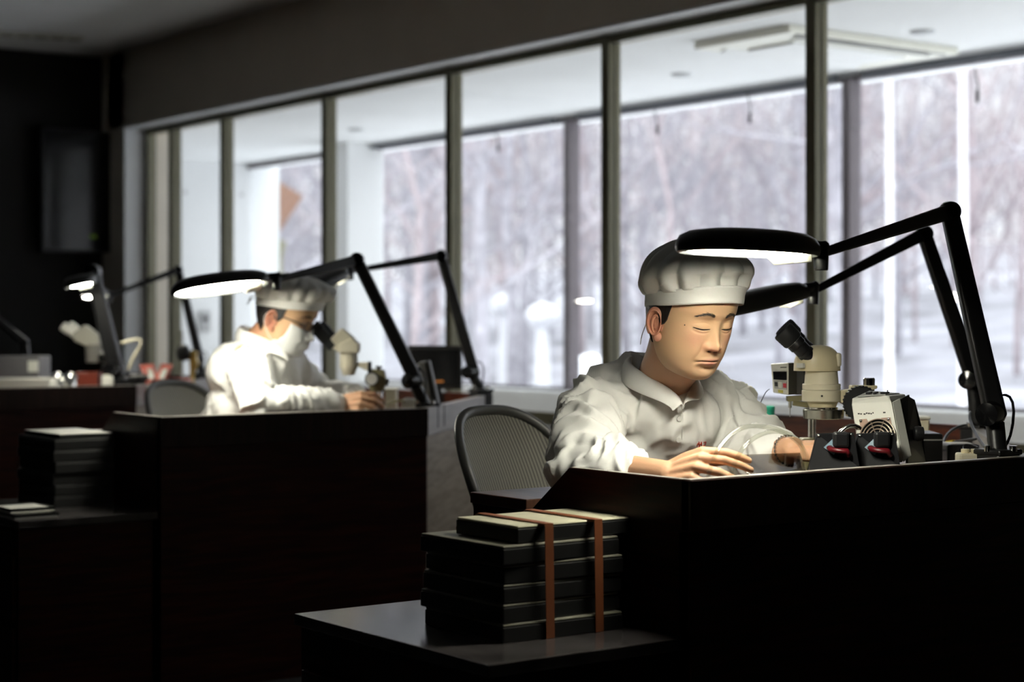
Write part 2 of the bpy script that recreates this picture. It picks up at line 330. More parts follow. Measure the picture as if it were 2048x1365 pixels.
def tree(seed, h, m, nb=22, thin=1.0, r0=.13):
    rnd = random.Random(seed); root = thing('bare_tree', None, 'tree', (0, 0, 0)); tb = MB(); bb = MB()
    pts = [Vector((0, 0, -.8))]; 
    for i in range(1, 9): pts.append(Vector((rnd.uniform(-.12, .12) * i * .35, rnd.uniform(-.12, .12) * i * .35, h * i / 8)))
    tb.tube(pts, [r0 * (1 - .11 * i) for i in range(9)], 7); obj('trunk', tb, m, root, world=False, smooth='all')
    def br(p, d, L, r, lev):
        q = [p]; n = 3
        for i in range(n):
            d = (d + Vector((rnd.gauss(0, .18), rnd.gauss(0, .18), rnd.gauss(.06, .12)))).normalized(); q.append(q[-1] + d * L / n)
        bb.tube(q, [r, r * .8, r * .6, r * .3], 4 if lev < 2 else 3, caps=False)
        if lev < 3 + (seed != 4):
            for k in range(4 if lev < 2 else 3 if lev < 3 else 2):
                a = rnd.uniform(.25, 1); j = min(int(a * n), n - 1); pp = q[j].lerp(q[j + 1], a * n - j)
                dd = (d + Vector((rnd.gauss(0, .6), rnd.gauss(0, .6), rnd.gauss(.2, .35)))).normalized()
                br(pp, dd, L * rnd.uniform(.4, .65), r * .5, lev + 1)
    for k in range(nb):
        a = rnd.uniform(.12, 1); i = min(int(a * 8), 7); p = pts[i].lerp(pts[i + 1], a * 8 - i); th = rnd.uniform(0, 2 * PI)
        br(p, Vector((math.cos(th), math.sin(th), rnd.uniform(.2, 1.1))).normalized(), h * rnd.uniform(.14, .3) * (1.15 - a * .6), r0 * .32 * (1.2 - a) * thin, 0)
    obj('branches', bb, m, root, world=False)
    return root
protos = [tree(1, 12, M['hazy_bark'], 22, 1, .10), tree(2, 14, M['hazy_bark2'], 26, 1, .11), tree(3, 10, M['hazy_bark'], 30, .8, .09), tree(4, 13, M['hazy_bark'], 20, 1.2, .12), tree(5, 8, M['hazy_bark2'], 28, .8, .06)]
used = set(); spots = []
rr = random.Random(11)
for ring, (t0, t1, n) in enumerate(((24, 33, 8), (34, 48, 24), (48, 80, 60))):
    for k in range(n):
        px = 420 + (2120 - 420) * (k + rr.uniform(-.3, 1.1)) / n; t = rr.uniform(t0, t1)
        q = P(px, HOR, t); spots.append((q.x, q.y, rr.randrange(5), rr.uniform(.85, 1.25), ring))
TL = {0: 'bare winter tree at the front of the wood seen through the windows', 1: 'bare winter tree in the middle of the wood seen through the windows', 2: 'distant bare winter tree in the snowy wood seen through the windows'}
for (x, y, k, s, ring) in spots:
    if k not in used: o = protos[k]; used.add(k); o.location = (x, y, gz(x, y))
    else: o = dup(protos[k], (x, y, gz(x, y)))
    o.rotation_euler = (0, 0, rr.uniform(0, 6.28)); o.scale = (s, s, s)
    tag(o, TL[ring], 'tree', ('nearer bare trees outside', 'middle bare trees outside', 'distant bare trees outside')[ring])
# two pale poles and snow-capped bushes
for px, t, lb in ((1778, 21, 'thin pale birch trunk outside, right of the dark window post'), (1925, 19, 'thin pale birch trunk outside at the right edge, above the upper lamp elbow')):
    q = P(px, HOR, t); b = MB(); z0 = gz(q.x, q.y) - .1
    b.tube([(q.x, q.y, z0), (q.x + .02, q.y, z0 + 3), (q.x - .02, q.y + .03, z0 + 9)], [.05, .045, .03], 10); tag(obj('birch_trunk', b, M['birch'], smooth=True), lb, 'tree trunk')
def bush(px, py, t, rx, rz, lb):
    q = P(px, py, t); b = MB()
    b.grid(lambda u, v: q + Vector((math.cos(2 * PI * u) * math.sin(PI * v) * rx, math.sin(2 * PI * u) * math.sin(PI * v) * rx, math.cos(PI * v) * rz)) * (1 + .12 * noise.noise(Vector((u * 6, v * 5, px)))), 24, 14, cu=True)
    b.grid(lambda u, v: Vector((q.x + math.cos(2 * PI * u) * rx * .5 * (1 - .3 * v), q.y + math.sin(2 * PI * u) * rx * .5 * (1 - .3 * v), gz(q.x, q.y) - .1 + v * (q.z - gz(q.x, q.y)))), 16, 4, cu=True)
    tag(obj('snow_covered_bush', b, bpy.data.materials['snow'], smooth='all'), lb, 'bush')
bush(1180, 745, 17, .19, .17, 'rounded white snow cap on a bush outside, left of the seated man')
for i, (px, py, t) in enumerate(((1010, 610, 38), (1085, 632, 34))): bush(px, py, t, .32, .25, ['small snowy bush outside left of the middle dark post', 'small snowy bush touching the middle dark post', 'small snowy bush right of the middle dark post', 'small snowy bush outside behind the middle mullion', 'small snowy bush outside above the black monitor'][i])
# neighbouring roof seen at the far end
r = thing('neighbouring_building', 'brown gable of a neighbouring building through the far left window pane', 'building', P(470, 645, 22))
a = P(495, 362, 22); c = P(550, 358, 22); d = P(496, 440, 22); e = P(420, 362, 22); f = P(420, 440, 22)
b = MB(); b.ext([e, c, d, f], CF * 3); obj('gable', b, mat('brown_boards', (.28, .14, .08), .8, var=.15), r)
b = MB(); g0 = P(512, 462, 22); b.ext([P(420, 462, 22), g0, P(503, 500, 22), P(503, 690, 22), P(420, 690, 22)], CF * 3); obj('wall', b, mat('olive_boards', (.2, .19, .1), .8, var=.1), r)
# ================================================================= workbenches
HR, HT, HB = EYE - .275, EYE - .347, EYE - .55     # rim top, worktop, low cabinet top
def bench(origin):
    r = thing('workbench', 'dark mahogany workbench with raised rim, the nearest one, where the unmasked person sits', 'workbench', (*origin, 0), 0, 'mahogany workbenches in a row')
    w = .028
    def panel(name, p0, p1, z0, z1, th, m, par=r, out=None, **k):
        p0, p1 = Vector((*p0, 0)), Vector((*p1, 0)); d = (p1 - p0).normalized(); n = Vector((d.y, -d.x, 0)) * (out or 0)
        b = MB(); b.prism([(p + q).xy for p, q in ((p0, n), (p1, n), (p1, n + Vector((-d.y, d.x, 0)) * th), (p0, n + Vector((-d.y, d.x, 0)) * th))], z0, z1)
        return obj(name, b, m, par, world=False, bev=.0015, **k)
    A, Cc, D, E = (0, 0), (.925, 0), (1.735, .79), (1.735, 1.85)
    k = .4142 * w
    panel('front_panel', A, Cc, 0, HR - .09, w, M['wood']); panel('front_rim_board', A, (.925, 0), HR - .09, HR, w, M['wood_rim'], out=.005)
    panel('end_panel', (.925, .004), D, 0, HR - .09, w, M['wood_end']); panel('end_rim_board', (.925, .002), (1.655, .712), HR - .088, HR, w, M['end_rim'], out=.005, label='rim board of the slanted end, painted greyer as window-lit')
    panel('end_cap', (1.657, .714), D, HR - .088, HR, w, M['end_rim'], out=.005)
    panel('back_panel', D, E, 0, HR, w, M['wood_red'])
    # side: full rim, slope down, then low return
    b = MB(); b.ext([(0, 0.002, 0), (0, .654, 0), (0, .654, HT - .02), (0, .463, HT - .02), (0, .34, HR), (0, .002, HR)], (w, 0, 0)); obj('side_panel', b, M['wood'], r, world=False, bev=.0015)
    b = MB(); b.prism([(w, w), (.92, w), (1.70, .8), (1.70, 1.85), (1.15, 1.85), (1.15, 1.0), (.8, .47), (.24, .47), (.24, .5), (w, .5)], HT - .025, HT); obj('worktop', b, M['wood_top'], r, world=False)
    b = MB(); b.prism([(-.004, .468), (.26, .468), (.26, .66), (-.004, .66)], HT - .02, HT + .002); obj('return_top', b, M['wood_top'], r, world=False, bev=.002)
    b = MB(); b.box((.13, .645, HT / 2 - .02), (.24, .02, HT - .04)); obj('return_end', b, M['wood'], r, world=False)
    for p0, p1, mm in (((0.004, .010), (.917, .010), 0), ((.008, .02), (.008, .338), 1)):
        b = MB(); b.bar((p0[0], p0[1] + (.002 if not mm else 0), HR + .0006), (p1[0], p1[1] + (.002 if not mm else 0), HR + .0006), .020 if not mm else .012, .0014); obj('rim_highlight', b, M['edge'], r, world=False, label='pale strip painted as the light along the rim top')
    return r
M['edge'] = mat('painted_highlight', (.42, .40, .36), .35, var=.25, vscale=20)  # pale colour stands in for the light catching the rim tops
M['end_rim'] = mat('window_lit_end_rim', (.34, .32, .31), .45, var=.12, vscale=6, stretch=(1, 1, 8))  # greyed rim boards of the end carry the window light in their colour
O1, O2, O3 = (2.09, 2.324), (2.25, 4.78), (2.384, 7.273)
bench1 = bench(O1)
bench2 = dup(bench1, (*O2, 0), label='dark mahogany workbench in the middle of the row, where the masked person sits')
bench3 = dup(bench1, (*O3, 0), label='dark mahogany workbench at the far left with no one at it')
# low cabinets at the benches' left sides
def cabinet(origin, lab):
    r = thing('side_cabinet', lab, 'cabinet', (origin[0] - .42, origin[1] + .02, 0), 0, 'low cabinets beside the benches')
    b = MB(); b.box((.208, .31, HB / 2 - .01), (.40, .60, HB - .03)); obj('body', b, M['wood'], r, world=False)
    b = MB(); b.box((.212, .31, HB - .011), (.424, .63, .022)); obj('cabinet_top', b, M['cab_top'], r, world=False, bev=.002)
    for k in range(2):
        b = MB(); b.box((.003, .31, .14 + k * .2), (.014, .56, .18)); f = obj('drawer', b, M['wood'], r, world=False, bev=.002)
        b = MB(); b.bar((-.012, .25, .18 + k * .2), (-.012, .37, .18 + k * .2), .012, .012); obj('handle', b, M['black'], f, world=False)
    return r
M['cab_top'] = mat('scuffed_black_top', (.05, .045, .045), .20, var=.5, vscale=9, bump=.04, bscale=30, spec=.9)
cab1 = cabinet(O1, 'low black-topped cabinet at the bottom of the picture, carrying the banded box stack')
cab2 = cabinet(O2, 'low dark cabinet beside the middle workbench at the left edge')
# ------------------------------------------------- boxes
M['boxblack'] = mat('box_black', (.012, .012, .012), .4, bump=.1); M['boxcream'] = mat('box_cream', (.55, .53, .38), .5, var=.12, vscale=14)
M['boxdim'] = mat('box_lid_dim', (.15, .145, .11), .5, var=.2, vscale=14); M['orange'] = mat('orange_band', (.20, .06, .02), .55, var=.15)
def tray(c, rz, L, W, H, lab, grp, light=None, name='flat_box', edge=True):
    r = thing(name, lab, 'box', c, rz, grp); b = MB(); b.box((L / 2, W / 2, H * .42), (L, W, H * .84)); obj('body', b, M['boxblack'], r, world=False, bev=.002)
    b = MB(); b.box((L / 2, W / 2, H * .92), (L - .002, W - .002, H * .16)); obj('lid', b, light or M['boxcream'], r, world=False, bev=.0025)
    return r
pos = ['lowest', 'second', 'third', 'fourth', 'topmost wide']
bx, by = 1.832, 2.49
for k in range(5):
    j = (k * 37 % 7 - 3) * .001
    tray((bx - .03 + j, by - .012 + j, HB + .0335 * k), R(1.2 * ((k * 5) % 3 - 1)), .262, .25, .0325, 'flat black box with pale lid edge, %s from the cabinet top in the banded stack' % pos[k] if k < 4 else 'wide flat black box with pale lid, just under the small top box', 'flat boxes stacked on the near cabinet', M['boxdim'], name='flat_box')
tray((bx + .005, by - .005, HB + .168), R(.5), .262, .185, .030, 'small flat box with cream lid on top of the banded stack on the near cabinet', None)
for k, (dx, lb) in enumerate(((.055, 'orange band around the box stack, the one nearer its left end'), (.165, 'orange band around the box stack, the one nearer the workbench'))):
    b = MB(); x = bx + dx + .01; y0, y1, y2, z0, z1, z2 = by - .0205, by + .183, by + .25, HB + .0005, HB + .2, HB + .17
    pts = [(y0, z0), (y0 - .001, z1), (y1, z1 + .001), (y2, z2), (y2, z0)]
    L2 = [Vector((x - .004 * (z > HB + .1), y, z)) for y, z in pts]
    b.grid(lambda u, v: (lambda f: L2[min(int(f), 3)].lerp(L2[min(int(f), 3) + 1], f - min(int(f), 3)) + Vector(((v - .5) * .018, 0, 0)))(u * 4), 33, 2)
    tag(obj('elastic_band', b, M['orange'], solid=.0015), lb, 'band')
# boxes on the middle cabinet (seen at the left edge)
def PY(px, Y, z):
    d = P(px, HOR, 1); return (d.x / d.y * Y, Y, z)
M['boxwhite'] = mat('box_white', (.86, .86, .8), .5, var=.08)
c2x, c2y = O2[0] - .42, O2[1] + .05
ordn = ['lowest', 'second from the bottom', 'third from the bottom', 'fourth from the bottom', 'fifth from the bottom', 'sixth from the bottom']
for k in range(6):
    tray((2.045 + .004 * (k % 2), 5.07 + .003 * (k % 3), HB + .034 * k), 0, .19, .29, .033, 'flat black box in the dark stack beside the middle bench, %s' % ordn[k], 'flat boxes stacked by the middle bench', M['boxblack'])
tray((2.066, 5.08, HB + .034 * 6), 0, .17, .28, .0135, 'black box with bright white lid on top of the dark stack beside the middle bench', None, M['boxwhite'])
for i, (dz, dy, lb) in enumerate(((0, .0, 'flat pale tray at the bottom of the dark stack, left edge'), (.014, .03, 'second flat pale tray at the left edge, lying on another tray'))):
    r = thing('flat_tray', lb, 'tray', (c2x - .0, c2y + dy, HB + dz)); b = MB(); b.box((.07, .08, .005), (.13, .15, .01)); obj('tray_base', b, M['boxwhite'], r, world=False, bev=.002)
    b = MB()
    for q in (0, 1):
        b.box((.07, .007 + q * .146, .009), (.13, .004, .008)); b.box((.007 + q * .126, .08, .009), (.004, .15, .008))
    obj('tray_rim', b, M['boxblack'], r, world=False)
# ================================================================= office chairs
M['mesh'] = mat('mesh_fabric', (.085, .083, .075), .55); 
def meshmat():
    m = M['mesh']; n = m.node_tree; b = n.nodes['Principled BSDF']; t = n.nodes.new('ShaderNodeTexCoord'); wv = n.nodes.new('ShaderNodeTexWave'); wv.bands_direction = 'X'; wv.inputs['Scale'].default_value = 28; wv.inputs['Distortion'].default_value = .6
    w2 = n.nodes.new('ShaderNodeTexWave'); w2.bands_direction = 'Z'; w2.inputs['Scale'].default_value = 80; mx = n.nodes.new('ShaderNodeMath'); mx.operation = 'MULTIPLY'
    r = n.nodes.new('ShaderNodeValToRGB'); r.color_ramp.elements[0].color = (.018, .018, .016, 1); r.color_ramp.elements[1].color = (.26, .25, .21, 1)
    bp = n.nodes.new('ShaderNodeBump'); bp.inputs['Strength'].default_value = .6; bp.inputs['Distance'].default_value = .002
    n.links.new(t.outputs['Object'], wv.inputs[0]); n.links.new(t.outputs['Object'], w2.inputs[0]); n.links.new(wv.outputs[1], mx.inputs[0]); n.links.new(w2.outputs[1], mx.inputs[1])
    n.links.new(wv.outputs[1], r.inputs[0]); n.links.new(r.outputs[0], b.inputs['Base Color']); n.links.new(mx.outputs[0], bp.inputs['Height']); n.links.new(bp.outputs[0], b.inputs['Normal'])
meshmat()
M['frame'] = mat('charcoal_frame', (.055, .055, .053), .38)
def chair(loc, rz, lab, top=.885):
    """mesh office chair; the sitter faces local -Y, back at y=+.22"""
    r = thing('office_chair', lab, 'chair', (loc[0], loc[1], 0), rz, 'mesh-backed office chairs')
    z0, H = top - .46, .46
    def outl(a):   # closed outline of the backrest, a 0..1, x and height
        th = 2 * PI * a; c, s = math.cos(th), math.sin(th)
        x = abs(c) ** .62 * (1 if c > 0 else -1); z = abs(s) ** .72 * (1 if s > 0 else -1)
        zz = (z + 1) / 2; wd = .145 + .095 * zz ** .8 - .012 * max(0, zz - .8) / .2
        return x * wd, z0 + H * zz + (.018 * (1 - x * x) if z > 0 else 0)
    def depth(x, z): return .22 + .05 * (1 - (x / .24) ** 2) + .10 * ((z - z0) / H) - .05 * math.sin(PI * (z - z0) / H)
    pts = [Vector((x, depth(x, z), z)) for x, z in (outl(i / 72) for i in range(72))]
    b = MB(); n = len(pts); cx = Vector((0, depth(0, z0 + H / 2), z0 + H / 2)); rings = []
    for i, p in enumerate(pts):
        tan = (pts[(i + 1) % n] - pts[i - 1]).normalized(); nrm = Vector((0, 1, 0)); inn = tan.cross(nrm).normalized()
        for a, bb in ((.014, 0), (.010, .012), (0, .015), (-.011, .010), (-.014, 0), (-.010, -.010), (0, -.013), (.010, -.010)): rings.append(p + inn * a + nrm * bb)
    b.add(rings, [(i * 8 + k, i * 8 + (k + 1) % 8, ((i + 1) % n) * 8 + (k + 1) % 8, ((i + 1) % n) * 8 + k) for i in range(n) for k in range(8)])
    obj('back_frame', b, M['frame'], r, world=False, smooth='all', sub=1)
    b = MB()
    def mf(u, v):
        x, z = outl(u); q = Vector((x * v, 0, z0 + H * .5 + (z - z0 - H * .5) * v)); q.y = depth(q.x, q.z) + .004; return q
    b.grid(mf, 72, 14, cu=True); obj('mesh_back', b, M['mesh'], r, world=False, smooth='all')
    b = MB(); b.grid(lambda u, v: Vector(((u - .5) * .36, depth((u - .5) * .36, z0 + .1) + .02 + .012 * math.cos(PI * (u - .5)), z0 + .10 + (v - .5) * .09 * (1 - .5 * abs(2 * u - 1)))), 16, 4); obj('lumbar_pad', b, M['frame'], r, world=False, solid=.012, smooth=True)
    b = MB(); b.ball((0, -.02, .45), (.25, .24, .035), nu=32, nv=10); obj('seat', b, M['mesh'], r, world=False, smooth='all')
    b = MB(); b.tube([(0, .2, .42), (0, .31, .46), (0, .33, .56), (0, .29, .66)], [.03, .028, .022, .016], 10); obj('spine', b, M['frame'], r, world=False, smooth='all')
    b = MB(); b.cyl((0, 0, .12), (0, 0, .42), .028); obj('gas_column', b, M['black'], r, world=False, smooth=True)
    for k in range(5):
        a = 2 * PI * k / 5; e = Vector((math.cos(a) * .3, math.sin(a) * .3, .085)); b = MB(); b.bar((0, 0, .12), e, .05, .035, w1=.03, h1=.02); leg = obj('base_leg', b, M['frame'], r, world=False, bev=.003)
        b = MB(); b.cyl(e + Vector((-.02, 0, -.055)), e + Vector((.02, 0, -.055)), .03, seg=14); obj('caster', b, M['black'], leg, world=False, smooth=True)
    for s in (-1, 1):
        b = MB(); b.tube([(s * .24, .12, .42), (s * .27, .10, .5), (s * .27, .06, .60)], .014, 8); ar = obj('arm_support', b, M['frame'], r, world=False, smooth='all')
        b = MB(); b.ball((s * .27, -.01, .612), (.045, .12, .016), nu=16, nv=8); obj('arm_pad', b, M['black'], ar, world=False, smooth='all')
    return r
# ================================================================= articulated task lamps
def lamp(lab, base, knee, elbow, neck, tip, roll=0, zf=HT, tilt=None, W=.125, wid=.021, wid2=.016, cord=True, lit=True, L=None, grp='articulated black task lamps'):
    """all arguments are world points: foot, lower joint, elbow, neck, tip of the head"""
    base, knee, elbow, neck, tip = map(Vector, (base, knee, elbow, neck, tip))
    foot = Vector((base.x, base.y, zf)); r = thing('task_lamp', lab, 'lamp', foot, 0, grp); K = M['black']
    side = (elbow - knee).cross(UP); side = side.normalized() if side.length > 1e-3 else CR
    b = MB(); b.box((foot.x, foot.y, (zf + base.z) / 2), (.07, .06, base.z - zf + .001)); b.box((base.x, base.y, base.z + .004), (.075, .07, .012)); obj('clamp', b, K, r, bev=.004)
    for s in (-1, 1):
        b = MB(); c = base + CR * s * .026 - CF * .02 + UP * .012; b.cyl(c - UP * .006, c + UP * .006, .008, seg=12); obj('clamp_screw', b, M['chrome'], r, smooth=True)
    b = MB(); b.cyl(base, knee - UP * .02, wid * .92); obj('post', b, K, r, smooth=True)
    fd = -CF
    b = MB(); c = knee + CR * -.012 + fd * .012; b.lathe([(.001, -.03), (wid * 1.15, -.026), (wid * 1.3, 0), (wid * 1.15, .026), (.001, .03)], c, (fd + CR * -.7).normalized(), seg=20); obj('knee_joint', b, M['blackgloss'], r, smooth=True)
    b = MB(); d = elbow - knee; b.bar(knee - d * .03, elbow, wid * 2.1, wid * 1.75, up=-CF, w1=wid * 1.75, h1=wid * 1.5); obj('lower_arm', b, K, r, bev=wid * .45, seg=4, smooth=True)
    b = MB(); c = elbow; b.lathe([(.001, -wid * .95), (wid * 1.0, -wid * .85), (wid * 1.12, 0), (wid * 1.0, wid * .85), (.001, wid * .95)], c, CF, seg=24); obj('elbow_joint', b, M['blackgloss'], r, smooth=True)
    b = MB(); b.bar(elbow, neck, wid2 * 2.1, wid2 * 1.3, up=-CF, w1=wid2 * 1.1, h1=wid2 * .9); obj('upper_arm', b, K, r, bev=wid2 * .3, seg=3, smooth=True)
    hx = (tip - neck); Lt = hx.length; hx.normalize(); gap = .02
    # head frame: hx lengthwise from neck to tip, hy across, hz up (shell side)
    hy = hx.cross(UP).normalized(); hz = hy.cross(hx).normalized()
    if hz.z < 0: hz = -hz; hy = -hy
    q = Matrix.Rotation(-roll, 3, hx); hy = q @ hy; hz = q @ hz
    L = L or Lt - gap; cen = neck + hx * (gap + L / 2)
    def H(x, y, z): return cen + hx * x + hy * y + hz * z
    b = MB(); b.cyl(neck - UP * .032, neck + UP * .016, .013, .015, seg=16); b.tube([neck + UP * .012 + hx * -.012, neck + UP * .01, H(-L / 2 + .03, 0, .014)], [.013, .013, .012], 10); obj('neck_bracket', b, K, r, bev=.002, smooth=True)
    def outl(a):
        th = 2 * PI * a; c, s = math.cos(th), math.sin(th); x = abs(c) ** .78 * (1 if c > 0 else -1); y = abs(s) ** .78 * (1 if s > 0 else -1)
        return x * L / 2, y * W / 2 * (.80 + .20 * min(1, (x + 1.25)))
    prof = [(0.02, .036), (.3, .0355), (.6, .034), (.82, .030), (.94, .022), (.99, .011), (1, 0), (.985, -.007), (.95, -.009), (.93, -.004), (.92, .008)]
    b = MB(); b.grid(lambda u, v: H(outl(u)[0] * prof[round(v * 10)][0], outl(u)[1] * prof[round(v * 10)][0], prof[round(v * 10)][1]), 56, 11, cu=True)
    b.f.append(tuple(range(len(b.v) - 56 * 11, len(b.v) - 56 * 10))); b.m.append(0)
    sh = obj('lamp_shade', b, mat('shade_black', (.02, .021, .02), .32) if 'shade_black' not in bpy.data.materials else bpy.data.materials['shade_black'], r, smooth=50)
    b = MB(); b.grid(lambda u, v: H(outl(u)[0] * (.02 + .9 * v), outl(u)[1] * (.02 + .9 * v), .006), 56, 3, cu=True); obj('reflector', b, M['lampwhite'], sh)
    if lit:
        b = MB()
        for s in (-1, 1): b.tube([H(-L * .30, s * W * .17, -.001), H(L * .36, s * W * .17, -.001)], .010, 12)
        b.tube([H(L * .36, W * .17, -.001), H(L * .405, W * .1, -.001), H(L * .405, -W * .1, -.001), H(L * .36, -W * .17, -.001)], .010, 12)
        b.grid(lambda u, v: H(outl(u)[0] * .86 * (.02 + .98 * v) + .01, outl(u)[1] * .84 * (.02 + .98 * v), -.003), 40, 3, cu=True)
        obj('fluorescent_tube', b, M['tube'], r, smooth=True)
    b = MB(); b.ext([H(-L * .40, -W * .2, -.006), H(-L * .18, -W * .2, -.006), H(-L * .26, -W * .2, -.024), H(-L * .40, -W * .2, -.020)], hy * W * .4); obj('tube_holder', b, M['holder'], sh, bev=.002)
    if cord:
        b = MB(); a = knee + (elbow - knee) * .09 + CR * wid; b.tube([a, a + CR * .02 + UP * .002, a + CR * .03 - UP * .03, Vector((a.x, a.y, base.z + .03)) + CR * .02, base + CR * .012 + UP * .01], .0035, 8); obj('cord', b, K, r, smooth='all', sub=1)
    return r
M['holder'] = mat('clear_holder', (.5, .5, .42), .15, spec=.8)
T = P
lamp('black task lamp nearest the camera, its lit oval head over the unmasked person’s cap', T(1996, 908, 3.70), T(1990, 828, 3.72), T(1899, 424, 3.80), T(1642, 507, 3.34), T(1366, 492, 3.12), roll=R(-2.5), W=.13)
lamp('black task lamp whose lit head shows just behind the unmasked person’s face', T(1955, 858, 4.68), T(1948, 760, 4.68), T(1848, 468, 4.62), T(1626, 583, 4.36), T(1415, 632, 4.14), roll=R(2), W=.085)
lamp('black task lamp with bright lit head left of the masked person’s cap', T(850, 812, 5.88), T(832, 762, 5.86), T(714, 520, 5.72), T(553, 560, 5.45), T(343, 586, 5.35), roll=R(-14), W=.15, wid=.022)
lamp('black task lamp with thin arm behind the masked person’s cap, before the middle panes', T(962, 783, 6.75), T(948, 745, 6.75), T(882, 512, 6.7), T(700, 543, 6.5), T(585, 592, 6.3), roll=R(0), W=.13)
lamp('black task lamp with thick arm on the far left workbench, small lit head', T(240, 762, 7.95), T(232, 742, 7.95), T(185, 545, 7.9), T(176, 566, 7.75), T(128, 570, 7.35), roll=R(-12), W=.13, L=.2, wid=.034)
lamp('black task lamp with thin arm before the white corridor wall at the far left bench', T(405, 750, 8.9), T(400, 720, 8.9), T(357, 540, 8.85), T(218, 592, 8.6), T(158, 590, 8.45), roll=R(-10), L=.13, W=.11)
lamp('unlit dark task lamp at the extreme left edge of the far left bench', T(56, 745, 8.4), T(54, 722, 8.4), T(50, 684, 8.4), T(-10, 632, 8.3), T(-60, 640, 8.2), W=.12, lit=False, cord=False, wid=.016)
# chairs
q = P(1002, 800, 4.35)
def back_at(q, rz): return (q.x + math.sin(rz) * .33, q.y - math.cos(rz) * .33)
chair(back_at(q, R(18)), R(18), 'dark mesh-backed office chair behind the unmasked person', top=EYE - .232)
q = P(355, 800, 6.75); chair(back_at(q, R(24)), R(24), 'dark mesh-backed office chair left of the masked person', top=EYE - .245)
# ================================================================= instruments on the near bench
M['cream'] = mat('cream_enamel', (.80, .71, .47), .32, spec=.5); M['cream2'] = mat('cream_enamel_pale', (.83, .77, .58), .35)
M['rubber'] = mat('rubber', (.018, .019, .02), .55); M['grille'] = mat('pinkish_grille', (.46, .31, .24), .4)
M['offwhite'] = mat('offwhite_case', (.80, .80, .73), .4); M['darkcase'] = mat('dark_case', (.05, .048, .043), .5)
M['midgrey'] = mat('mid_grey_enamel', (.16, .155, .14), .5); M['blackmatte'] = mat('black_matte', (.006, .006, .007), .55, spec=.08); M['satin'] = mat('satin_silver', (.55, .54, .48), .25, metal=1); M['gauge_olive'] = mat('olive_cast', (.20, .18, .10), .4)
def norm(v): return Vector(v).normalized()
# --- stereo microscope in front of the unmasked person
T0 = 3.86
def mp(px, py, dt=0): return P(px, py, T0 + dt)
r = thing('stereo_microscope', 'cream stereo microscope with black eyepieces in front of the unmasked person', 'microscope', Vector((*mp(1645, 900).xy, HT)))
sc = T0 / FPX
b = MB(); # dome-shaped head: rounded at the left top, flat bottom
cc = mp(1634, 742)
def dome(u, v):
    th = 2 * PI * u; x = math.cos(th); y = math.sin(th); f = math.sin(v * PI / 2) ** .8; z = math.cos(v * PI / 2) ** .55
    rx = 45 * sc; sh = -4 * sc * 0
    return cc + CR * (x * f * rx * (1 + .04 * (1 - z))) + CF * (y * f * .040) + UP * (z * 52 * sc * (1 - .10 * max(0, -x * f)))
b.grid(dome, 40, 14, cu=True); b.f.append(tuple(range(40 * 13, 40 * 14))); b.m.append(0); obj('head_housing', b, M['cream'], r, smooth=60)
b = MB(); b.box(cc + CR * .043 + UP * .024 + CF * .0, (.012, .05, .03), Matrix.Rotation(-YAW, 3, 'Z')); obj('rear_plate', b, M['cream2'], r, bev=.005)
b = MB(); b.box(cc - CR * .040 + UP * .012 - CF * .03, (.006, .02, .010), Matrix.Rotation(-YAW + .6, 3, 'Z')); obj('name_sticker', b, M['offwhite'], r)
for s in (-1, 1):        # pair of eyepieces
    off = CF * (.034 * (s + 1) ) + CR * .006 * (s + 1) - CF * .02 + UP * .004 * (s + 1)
    a = mp(1562, 661) + off; e = mp(1618, 716) + off; d = norm(e - a); Ln = (e - a).length
    b = MB(); b.lathe([(.012, 0.004), (.0225, 0), (.0245, .004), (.0235, .030), (.021, .034)], a, d, seg=28); ec = obj('eyecup', b, M['rubber'], r, smooth=True)
    b = MB(); b.lathe([(.0185, .030), (.0185, .034), (.0195, .036), (.0195, .048), (.0175, .050), (.0175, .066), (.0185, .067), (.0185, .074), (.016, .075), (.016, Ln + .01)], a, d, seg=28); obj('eyepiece_tube', b, M['black'], ec, smooth=30)
    b = MB(); b.lathe([(.0188, .0345), (.0190, .0346), (.0190, .0362), (.0188, .0363)], a, d, seg=28); obj('white_ring', b, M['offwhite'], ec)
ax = 1645
def ring(y0, y1, r0, r1=None, m='cream', name='body', ctr=ax, cap=True):
    c0 = mp(ctr, y0); c1 = mp(ctr, y1); b = MB(); r1 = r1 or r0; h = (c0 - c1).z; rr0, rr1 = r0 * sc, r1 * sc
    b.lathe([(rr1 - .001, 0), (rr1, .0012), (rr0, h - .0012), (rr0 - .001, h)], c1, UP, seg=40); return obj(name, b, M[m], r, smooth=35)
ring(742, 769, 32, 34, 'cream2', 'zoom_body', 1643); ring(768, 780, 38, 38, 'cream2', 'zoom_ring', 1643); ring(780.5, 803, 39, 39, 'cream2', 'holder_ring', 1643)
ring(803, 815, 31, 27, 'cream', 'objective_mount', 1645); ring(814, 819, 30, 30, 'chrome', 'chrome_ring', 1646); ring(819, 838, 41, 40, 'satin', 'ring_light', 1647)
b = MB(); b.cyl(mp(1637, 791) - CF * .041, mp(1637, 791) - CF * .0435, .0022, seg=10); obj('set_screw', b, M['black'], r)
b = MB(); pl = [(1676, 780), (1722, 778), (1722, 770), (1700, 770), (1754, 770), (1754, 776), (1740, 780), (1735, 800), (1704, 834), (1688, 834), (1690, 812), (1676, 804)]
pl = [(1676, 781), (1700, 779), (1700, 771), (1752, 771), (1752, 777), (1736, 782), (1722, 834), (1694, 834), (1690, 812), (1676, 803)]
b.ext([mp(x, y) - CF * .016 for x, y in pl], CF * .032); obj('focus_arm', b, M['cream'], r, bev=.002)
